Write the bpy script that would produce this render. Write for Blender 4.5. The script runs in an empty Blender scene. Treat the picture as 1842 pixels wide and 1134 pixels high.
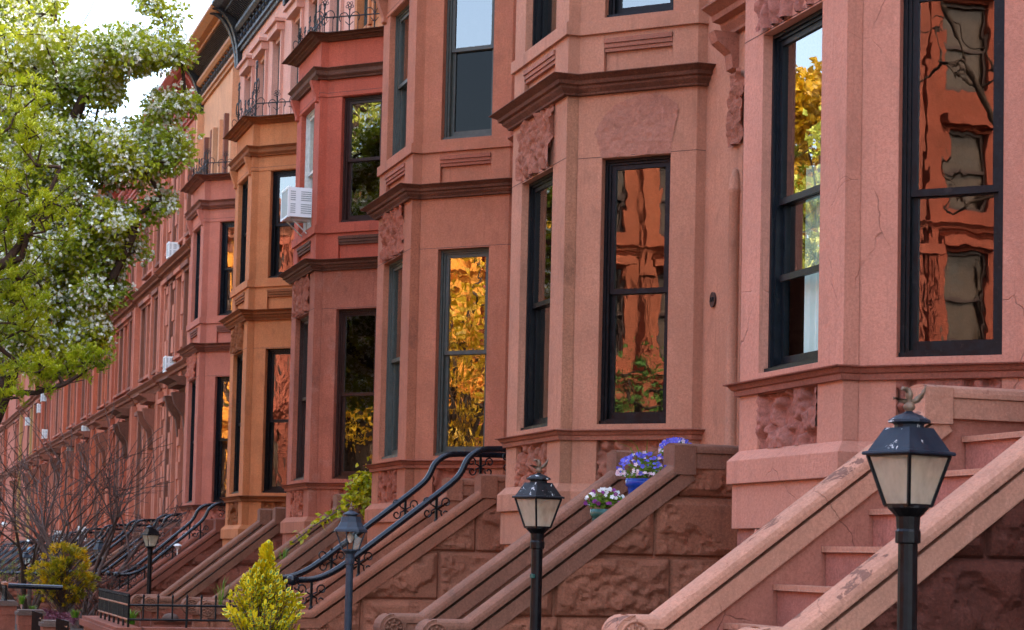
import bpy, math, random
from mathutils import Vector, Matrix, noise
R_ = math.radians
PI = math.pi
random.seed(7)
scene = bpy.context.scene
COL = scene.collection

# ---------------------------------------------------------------- frame of reference
# All building code is written in street coordinates: X = distance down the street from the
# viewer, Y = towards the house fronts (to the right), Z = up with the eye at 0.
# W() turns them into Blender's right-handed world (X mirrored).
def W(p): return Vector((-p[0], p[1], p[2]))

# ---------------------------------------------------------------- camera
ANG, PITCH, ROLL, FPX = R_(17.7), R_(3.5), R_(1.3), 3600.0
fw = Vector((math.cos(ANG), math.sin(ANG), 0)); rt = Vector((-math.sin(ANG), math.cos(ANG), 0)); up = Vector((0, 0, 1))
f2 = fw*math.cos(PITCH) + up*math.sin(PITCH); u2 = -fw*math.sin(PITCH) + up*math.cos(PITCH)
cr = rt*math.cos(ROLL) + u2*math.sin(ROLL); cu = -rt*math.sin(ROLL) + u2*math.cos(ROLL)
cam_d = bpy.data.cameras.new("camera"); cam = bpy.data.objects.new("camera", cam_d); COL.objects.link(cam)
a, b, c = W(cr), W(cu), -W(f2)
cam.matrix_world = Matrix(((a.x, b.x, c.x, 0), (a.y, b.y, c.y, 0), (a.z, b.z, c.z, 0), (0, 0, 0, 1)))
cam_d.sensor_width = 36; cam_d.lens = FPX/1842*36
cam_d.shift_y = (434 - FPX*math.tan(PITCH))/1842
cam_d.clip_start = .1; cam_d.clip_end = 2000
cam_d.dof.use_dof = True; cam_d.dof.focus_distance = 16; cam_d.dof.aperture_fstop = 9
scene.camera = cam

# ---------------------------------------------------------------- light
SUN_EL = R_(43)
SUN_DIR = Vector((-.30, .95, 0)).normalized()*math.cos(SUN_EL) + Vector((0, 0, math.sin(SUN_EL)))   # street coordinates, towards the sun
sd = W(SUN_DIR)
world = bpy.data.worlds.new("World"); scene.world = world; world.use_nodes = True
wn = world.node_tree; bg = wn.nodes["Background"]
sky = wn.nodes.new("ShaderNodeTexSky"); sky.sky_type = 'NISHITA'; sky.sun_disc = False
sky.sun_elevation = SUN_EL; sky.sun_rotation = math.atan2(sd.x, sd.y)
sky.air_density = 1.0; sky.dust_density = 6.0; sky.ozone_density = .6
wn.links.new(sky.outputs[0], bg.inputs[0]); bg.inputs[1].default_value = .15
sl = bpy.data.lights.new("sun", 'SUN'); sl.energy = .9; sl.angle = R_(4); sl.color = (1, .93, .82)
so = bpy.data.objects.new("sun", sl); COL.objects.link(so)
so.rotation_euler = sd.to_track_quat('Z', 'Y').to_euler()
vs = scene.view_settings
vs.view_transform = 'Standard'; vs.look = 'None'; vs.gamma = 1; vs.exposure = 3.12

# ---------------------------------------------------------------- tagging
def tag(o, label=None, cat=None, group=None, kind=None):
    if label: o['label'] = label
    if cat: o['category'] = cat
    if group: o['group'] = group
    if kind: o['kind'] = kind
    return o
def thing(name, loc, label, cat, group=None):
    o = bpy.data.objects.new(name, None); COL.objects.link(o); o.location = W(loc); o.empty_display_size = .2
    return tag(o, label, cat, group)
def copy_tree(root, loc, label, group=None):
    def rec(o, par):
        c = o.copy(); COL.objects.link(c); c.parent = par
        for ch in o.children: rec(ch, c)
        return c
    r = rec(root, None); r.location = W(loc); return tag(r, label, None, group)

# ---------------------------------------------------------------- mesh builder
class MB:
    def __init__(s): s.v = []; s.f = []; s.m = []; s.mi = 0; s.cuts = []
    def add(s, vs, fs):
        b = len(s.v); s.v += [tuple(p) for p in vs]
        for f in fs: s.f.append(tuple(b+i for i in f)); s.m.append(s.mi)
    def quad(s, a, b, c, d): s.add([a, b, c, d], [(0, 1, 2, 3)])
    def tri(s, a, b, c): s.add([a, b, c], [(0, 1, 2)])
    def box(s, x0, x1, y0, y1, z0, z1):
        s.obox((x0, y0), (1, 0), (0, 1), 0, x1-x0, 0, y1-y0, z0, z1)
    def obox(s, p, t, n, s0, s1, d0, d1, z0, z1):
        """box along direction t, thickness along n"""
        q = []
        for z in (z0, z1):
            for (a, b) in ((s0, d0), (s1, d0), (s1, d1), (s0, d1)):
                q.append((p[0]+t[0]*a+n[0]*b, p[1]+t[1]*a+n[1]*b, z))
        s.add(q, [(0, 1, 2, 3), (4, 5, 6, 7), (0, 1, 5, 4), (1, 2, 6, 5), (2, 3, 7, 6), (3, 0, 4, 7)])
    def prism_x(s, poly, x0, x1):
        """polygon in (y, z) extruded along x"""
        n = len(poly)
        s.add([(x0, y, z) for y, z in poly]+[(x1, y, z) for y, z in poly],
              [tuple(range(n)), tuple(range(n, 2*n))]+[(i, (i+1) % n, n+(i+1) % n, n+i) for i in range(n)])
    def prism_z(s, poly, z0, z1):
        n = len(poly)
        s.add([(x, y, z0) for x, y in poly]+[(x, y, z1) for x, y in poly],
              [tuple(range(n)), tuple(range(n, 2*n))]+[(i, (i+1) % n, n+(i+1) % n, n+i) for i in range(n)])
    def sweep(s, path, prof, caps=True):
        """profile (out, z) carried along a plan path; outside lies to the right of the walk (-Y when walking +X)"""
        P = [Vector(p) for p in path]; N = []
        for i in range(len(P)-1):
            t = (P[i+1]-P[i]).normalized(); N.append(Vector((t.y, -t.x)))
        M = []
        for i in range(len(P)):
            if i == 0: M.append(N[0])
            elif i == len(P)-1: M.append(N[-1])
            else:
                a, b = N[i-1], N[i]; M.append((a+b)/(1+a.dot(b)))
        k = len(prof); vs_ = []
        for i, p in enumerate(P):
            for (o, z) in prof: q = p+M[i]*o; vs_.append((q.x, q.y, z))
        fs = []
        for i in range(len(P)-1):
            for j in range(k):
                fs.append((i*k+j, i*k+(j+1) % k, (i+1)*k+(j+1) % k, (i+1)*k+j))
        if caps: fs += [tuple(range(k)), tuple(range((len(P)-1)*k, len(P)*k))]
        s.add(vs_, fs)
    def tube(s, pts, r, n=6, cap=True):
        pts = [Vector(p) for p in pts]; rs = r if isinstance(r, (list, tuple)) else [r]*len(pts)
        vs_ = []; last = None
        for i, p in enumerate(pts):
            d = (pts[min(i+1, len(pts)-1)]-pts[max(i-1, 0)])
            if d.length < 1e-9: d = Vector((0, 0, 1))
            d.normalize()
            if last is None:
                u = d.orthogonal().normalized()
            else:
                u = (last-d*last.dot(d))
                u = u.normalized() if u.length > 1e-6 else d.orthogonal().normalized()
            last = u; w = d.cross(u)
            for k in range(n):
                an = 2*PI*k/n; vs_.append(p+(u*math.cos(an)+w*math.sin(an))*rs[i])
        fs = [(i*n+k, i*n+(k+1) % n, (i+1)*n+(k+1) % n, (i+1)*n+k) for i in range(len(pts)-1) for k in range(n)]
        if cap: fs += [tuple(range(n)), tuple(range((len(pts)-1)*n, len(pts)*n))]
        s.add(vs_, fs)
    def lathe(s, c, prof, n=12, rot=0, square=False):
        """profile (r, z) about a vertical axis at c"""
        vs_ = []
        for (r, z) in prof:
            for k in range(n):
                an = rot+2*PI*k/n; vs_.append((c[0]+r*math.cos(an), c[1]+r*math.sin(an), c[2]+z))
        m = len(prof)
        fs = [(i*n+k, i*n+(k+1) % n, (i+1)*n+(k+1) % n, (i+1)*n+k) for i in range(m-1) for k in range(n)]
        fs += [tuple(range(n)), tuple(range((m-1)*n, m*n))]
        s.add(vs_, fs)
    def rough(s, p, t, n, s0, s1, z0, z1, fn, cell=.03, keep=None, d0=0.0):
        """displaced stone face; fn(a, z) gives the outward offset"""
        na = max(2, int((s1-s0)/cell)); nz = max(2, int((z1-z0)/cell)); vs_ = []; fs = []
        for j in range(nz+1):
            for i in range(na+1):
                a = s0+(s1-s0)*i/na; z = z0+(z1-z0)*j/nz; d = d0+fn(a, z)
                vs_.append((p[0]+t[0]*a+n[0]*d, p[1]+t[1]*a+n[1]*d, z))
        for j in range(nz):
            for i in range(na):
                if keep:
                    a = s0+(s1-s0)*(i+.5)/na; z = z0+(z1-z0)*(j+.5)/nz
                    if not keep(a, z): continue
                q = j*(na+1)+i; fs.append((q, q+1, q+na+2, q+na+1))
        s.add(vs_, fs)
    def cut(s):
        """everything added so far since the last cut is one piece"""
        s.cuts.append((len(s.v), len(s.f)))
    def build_pieces(s, name, mat, parent=None, smooth=False):
        s.cut(); v0 = f0 = 0
        for v1, f1 in s.cuts:
            if v1 > v0:
                m = MB(); m.v = s.v[v0:v1]; m.f = [tuple(i-v0 for i in f) for f in s.f[f0:f1]]; m.m = s.m[f0:f1]; m.build(name, mat, parent, smooth)
            v0, f0 = v1, f1
    def build(s, name, mat, parent=None, smooth=False):
        if not s.v: return None
        o3 = Vector((0, 0, 0)); p = parent
        while p is not None: o3 += p.location; p = p.parent
        me = bpy.data.meshes.new(name)
        me.from_pydata([(-x-o3.x, y-o3.y, z-o3.z) for x, y, z in s.v], [], [tuple(reversed(f)) for f in s.f])
        mats = mat if isinstance(mat, (list, tuple)) else [mat]
        for m in mats: me.materials.append(m)
        if len(mats) > 1: me.polygons.foreach_set('material_index', s.m)
        if smooth: me.polygons.foreach_set('use_smooth', [True]*len(me.polygons))
        me.update()
        o = bpy.data.objects.new(name, me); COL.objects.link(o)
        if parent is not None: o.parent = parent
        return o

# ---------------------------------------------------------------- materials
def lin(r, g, b, k=1.0):
    f = lambda c: (c/255/12.92 if c/255 <= .04045 else ((c/255+.055)/1.055)**2.4)*k
    return (f(r), f(g), f(b), 1)
def base(name):
    m = bpy.data.materials.new(name); m.use_nodes = True; nt = m.node_tree
    return m, nt, nt.nodes["Principled BSDF"]
def nd(nt, typ, **kw):
    n = nt.nodes.new(typ)
    for k, v in kw.items():
        if k.startswith('i_'): n.inputs[k[2:].replace('_', ' ')].default_value = v
        else: setattr(n, k, v)
    return n
def mix(nt, fac, c1, c2, mode='MIX'):
    n = nt.nodes.new("ShaderNodeMix"); n.data_type = 'RGBA'; n.blend_type = mode
    for sock, v in ((n.inputs[0], fac), (n.inputs[6], c1), (n.inputs[7], c2)):
        if hasattr(v, 'is_linked') or isinstance(v, bpy.types.NodeSocket): nt.links.new(v, sock)
        else: sock.default_value = v
    return n.outputs[2]
def ramp(nt, v, lo, hi, a=0.0, b=1.0):
    n = nt.nodes.new("ShaderNodeMapRange"); n.interpolation_type = 'SMOOTHSTEP'
    nt.links.new(v, n.inputs[0]); n.inputs[1].default_value = lo; n.inputs[2].default_value = hi
    n.inputs[3].default_value = a; n.inputs[4].default_value = b
    return n.outputs[0]
def noise_tex(nt, vec, scale, detail=4, rough=.55, stretch=None, dist=0.0):
    if stretch:
        mp = nd(nt, "ShaderNodeMapping"); mp.inputs[3].default_value = stretch
        nt.links.new(vec, mp.inputs[0]); vec = mp.outputs[0]
    n = nd(nt, "ShaderNodeTexNoise"); n.inputs['Scale'].default_value = scale; n.inputs['Detail'].default_value = detail
    n.inputs['Roughness'].default_value = rough; n.inputs['Distortion'].default_value = dist
    nt.links.new(vec, n.inputs['Vector']); return n.outputs['Fac']
def math_(nt, op, a, b=None):
    n = nt.nodes.new("ShaderNodeMath"); n.operation = op
    for i, v in enumerate((a, b)):
        if v is None: continue
        if isinstance(v, bpy.types.NodeSocket): nt.links.new(v, n.inputs[i])
        else: n.inputs[i].default_value = v
    return n.outputs[0]

def stone(name, col, dark=.62, light=1.22, grime=(.05, .032, .025, 1), grime_amt=.55, bump=.35, grain=140, peel=None, cracks=.0, patch=None, streak=.5):
    """painted / stuccoed brownstone: mottled colour, rain streaks, grime in irregular patches, sandy bump"""
    warm = lambda c: (c[0]*.93, c[1]*.79, c[2]*.72, 1)
    if 'pink' in name and 'sand' not in name: warm = lambda c: (c[0]*.93, c[1]*.80, c[2]*.78, 1)
    col = warm(col); patch = warm(patch) if patch else None
    m, nt, p = base(name)
    tc = nd(nt, "ShaderNodeTexCoord").outputs['Object']
    big = noise_tex(nt, tc, 1.1, 6, .6, dist=.4); mid = noise_tex(nt, tc, 6, 5, .6)
    st = noise_tex(nt, tc, 2.2, 5, .65, stretch=(4.5, 4.5, .35)); fine = noise_tex(nt, tc, grain, 2, .6)
    cd = tuple(c*dark for c in col[:3])+(1,); cl = tuple(min(.9, c*light) for c in col[:3])+(1,)
    k = mix(nt, ramp(nt, big, .34, .66), cd, cl)
    k = mix(nt, .3, k, col)
    if patch: k = mix(nt, ramp(nt, noise_tex(nt, tc, 1.7, 7, .62, dist=.6), .52, .66, 0, .45), k, patch)
    k = mix(nt, ramp(nt, mid, .45, .75, 0, .5), k, cd)
    k = mix(nt, ramp(nt, noise_tex(nt, tc, 22, 6, .7, dist=.5), .5, .72, 0, .38), k, cl)
    k = mix(nt, ramp(nt, st, .55, .75, 0, streak), k, tuple(.6*c+.2*g for c, g in zip(cd[:3], grime[:3]))+(1,))
    gm = noise_tex(nt, tc, 2.6, 9, .72, stretch=(1.3, 1.3, .75))
    k = mix(nt, ramp(nt, gm, .53, .72, 0, grime_amt), k, grime)
    soot = noise_tex(nt, tc, 1.6, 8, .7, stretch=(3.2, 3.2, .22), dist=.3)
    k = mix(nt, ramp(nt, soot, .56, .70, 0, min(.6, grime_amt*.9)), k, tuple(.35*c+.3*g for c, g in zip(col[:3], grime[:3]))+(1,))
    lt = noise_tex(nt, tc, 3.5, 8, .7, stretch=(2, 2, .6), dist=.8)
    k = mix(nt, ramp(nt, lt, .57, .74, 0, .5), k, tuple(min(.85, c*1.5+.05) for c in col[:3])+(1,))
    k = mix(nt, ramp(nt, fine, .3, .7, 0, .48), k, cd)
    k = mix(nt, ramp(nt, noise_tex(nt, tc, 46, 3, .7), .40, .64, 0, .6), k, tuple(c*.85 for c in cd[:3])+(1,))
    k = mix(nt, ramp(nt, noise_tex(nt, tc, 70, 2, .7), .55, .7, 0, .45), k, cl)
    drip = noise_tex(nt, tc, 1.0, 7, .75, stretch=(15, 15, .55), dist=.25)
    k = mix(nt, math_(nt, 'MULTIPLY', ramp(nt, drip, .55, .72, 0, .55), ramp(nt, big, .35, .6)), k, tuple(.45*c+.25*g for c, g in zip(col[:3], grime[:3]))+(1,))
    h = math_(nt, 'ADD', math_(nt, 'MULTIPLY', fine, .25), math_(nt, 'MULTIPLY', mid, .5))
    h = math_(nt, 'ADD', h, math_(nt, 'MULTIPLY', noise_tex(nt, tc, 28, 4, .6), .5))
    if peel:
        pm = ramp(nt, noise_tex(nt, tc, 3.2, 9, .66, dist=.7), .575, .60)
        geo = nd(nt, "ShaderNodeNewGeometry"); sx = nd(nt, "ShaderNodeSeparateXYZ"); nt.links.new(geo.outputs['Normal'], sx.inputs[0])
        pm = math_(nt, 'MULTIPLY', pm, ramp(nt, sx.outputs[2], .15, .55))
        k = mix(nt, math_(nt, 'MULTIPLY', pm, .75), k, peel); h = math_(nt, 'SUBTRACT', h, math_(nt, 'MULTIPLY', pm, .6))
    if cracks:
        vo = nd(nt, "ShaderNodeTexVoronoi", feature='DISTANCE_TO_EDGE'); vo.inputs['Scale'].default_value = 1.25
        wob = mix(nt, .12, tc, nd_noise_col(nt, tc, 5)); nt.links.new(wob, vo.inputs['Vector'])
        cm = math_(nt, 'MULTIPLY', ramp(nt, vo.outputs['Distance'], .0, .0065, 1, 0), ramp(nt, noise_tex(nt, tc, .9, 3), .5, .58))
        k = mix(nt, math_(nt, 'MULTIPLY', cm, cracks), k, (.05, .025, .02, 1)); h = math_(nt, 'SUBTRACT', h, cm)
    nt.links.new(k, p.inputs['Base Color']); p.inputs['Roughness'].default_value = .88
    p.inputs['Specular IOR Level'].default_value = .25
    bp = nd(nt, "ShaderNodeBump"); bp.inputs['Strength'].default_value = min(1, bump*1.5); bp.inputs['Distance'].default_value = .02
    nt.links.new(h, bp.inputs['Height'])
    bv = nd(nt, 'ShaderNodeBevel', samples=3); bv.inputs[0].default_value = .012; nt.links.new(bv.outputs[0], bp.inputs['Normal'])
    nt.links.new(bp.outputs[0], p.inputs['Normal'])
    return m
def nd_noise_col(nt, vec, scale):
    n = nd(nt, "ShaderNodeTexNoise"); n.inputs['Scale'].default_value = scale; n.inputs['Detail'].default_value = 4
    nt.links.new(vec, n.inputs['Vector']); return n.outputs['Color']

def paint(name, col, rough=.35, chips=None, chip_amt=.6, metal=0.0, scale=14, var=.35, spec=.3):
    """painted wood or iron with uneven gloss and, where asked, chipped spots"""
    m, nt, p = base(name); tc = nd(nt, "ShaderNodeTexCoord").outputs['Object']
    n1 = noise_tex(nt, tc, scale, 5, .6)
    k = mix(nt, ramp(nt, n1, .35, .7, 0, var), col, tuple(min(1, c*1.9+.012) for c in col[:3])+(1,))
    if chips: k = mix(nt, ramp(nt, noise_tex(nt, tc, scale*1.6, 6, .65, dist=.5), .60, .64, 0, chip_amt), k, chips)
    nt.links.new(k, p.inputs['Base Color']); p.inputs['Metallic'].default_value = metal
    p.inputs['Specular IOR Level'].default_value = spec
    nt.links.new(ramp(nt, n1, .3, .7, rough*.8, rough*1.3), p.inputs['Roughness'])
    bp = nd(nt, "ShaderNodeBump"); bp.inputs['Strength'].default_value = .18; bp.inputs['Distance'].default_value = .006
    nt.links.new(noise_tex(nt, tc, scale*5, 3), bp.inputs['Height']); nt.links.new(bp.outputs[0], p.inputs['Normal'])
    return m
def glass(name, ior=1.5, wave=.0026, tint=(.8, .84, .8, 1), wscale=2.6):
    """old window glass: wavy mirror over a clear, slightly grey body"""
    m, nt, p = base(name); nt.nodes.remove(p); out = nt.nodes["Material Output"]
    tc = nd(nt, "ShaderNodeTexCoord").outputs['Object']
    bp = nd(nt, "ShaderNodeBump"); bp.inputs['Strength'].default_value = wave; bp.inputs['Distance'].default_value = .25
    nt.links.new(noise_tex(nt, tc, wscale, 2, .45, stretch=(1.6, 1.6, .8), dist=.6), bp.inputs['Height'])
    gl = nd(nt, "ShaderNodeBsdfGlossy"); gl.inputs['Roughness'].default_value = 0.0; gl.inputs['Color'].default_value = (1, .97, .92, 1)
    nt.links.new(bp.outputs[0], gl.inputs['Normal'])
    tr = nd(nt, "ShaderNodeBsdfTransparent"); tr.inputs[0].default_value = tint
    fr = nd(nt, "ShaderNodeFresnel"); ge = nd(nt, "ShaderNodeNewGeometry"); nt.links.new(ramp(nt, ge.outputs['Backfacing'], 0, 1, ior, 1/ior), fr.inputs[0])
    both = math_(nt, 'DIVIDE', math_(nt, 'MULTIPLY', fr.outputs[0], 2.0), math_(nt, 'ADD', fr.outputs[0], 1.0))   # two surfaces
    mx = nd(nt, "ShaderNodeMixShader"); nt.links.new(both, mx.inputs[0])
    nt.links.new(tr.outputs[0], mx.inputs[1]); nt.links.new(gl.outputs[0], mx.inputs[2]); nt.links.new(mx.outputs[0], out.inputs[0])
    return m
def frosted(name):
    m, nt, p = base(name); nt.nodes.remove(p)
    d = nd(nt, "ShaderNodeBsdfDiffuse"); d.inputs[0].default_value = lin(226, 214, 186, .95)
    t = nd(nt, "ShaderNodeBsdfTranslucent"); t.inputs[0].default_value = lin(226, 220, 192, .98)
    tr = nd(nt, "ShaderNodeBsdfTransparent"); g = nd(nt, "ShaderNodeBsdfGlossy"); g.inputs['Roughness'].default_value = .25
    a = nd(nt, "ShaderNodeMixShader"); b_ = nd(nt, "ShaderNodeMixShader"); c_ = nd(nt, "ShaderNodeMixShader")
    tc = nd(nt, "ShaderNodeTexCoord").outputs['Object']
    a.inputs[0].default_value = .6; nt.links.new(d.outputs[0], a.inputs[1]); nt.links.new(t.outputs[0], a.inputs[2])
    nt.links.new(ramp(nt, noise_tex(nt, tc, 9, 4, stretch=(1, 1, .5)), .3, .7, .25, .6), b_.inputs[0]); nt.links.new(a.outputs[0], b_.inputs[1]); nt.links.new(tr.outputs[0], b_.inputs[2])
    c_.inputs[0].default_value = .04; nt.links.new(b_.outputs[0], c_.inputs[1]); nt.links.new(g.outputs[0], c_.inputs[2]); nt.links.new(c_.outputs[0], nt.nodes["Material Output"].inputs[0])
    return m
def leafmat(name, c1, c2, trans=.35, scale=1.2, c3=None):
    m, nt, p = base(name); tc = nd(nt, "ShaderNodeTexCoord").outputs['Object']
    k = mix(nt, ramp(nt, noise_tex(nt, tc, scale, 3), .38, .62), c1, c2)
    k = mix(nt, ramp(nt, noise_tex(nt, tc, 17, 2), .35, .65, 0, .6), k, c3 or c2)
    nt.links.new(k, p.inputs['Base Color']); p.inputs['Roughness'].default_value = .45; p.inputs['Specular IOR Level'].default_value = .35
    tl = nd(nt, "ShaderNodeBsdfTranslucent"); nt.links.new(k, tl.inputs[0])
    mx = nd(nt, "ShaderNodeMixShader"); mx.inputs[0].default_value = trans
    nt.links.new(p.outputs[0], mx.inputs[1]); nt.links.new(tl.outputs[0], mx.inputs[2])
    nt.links.new(mx.outputs[0], nt.nodes["Material Output"].inputs[0])
    return m
def plain(name, col, rough=.7, metal=0, var=.15, scale=10, bump=.1):
    return paint(name, col, rough, None, 0, metal, scale, var)

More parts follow.
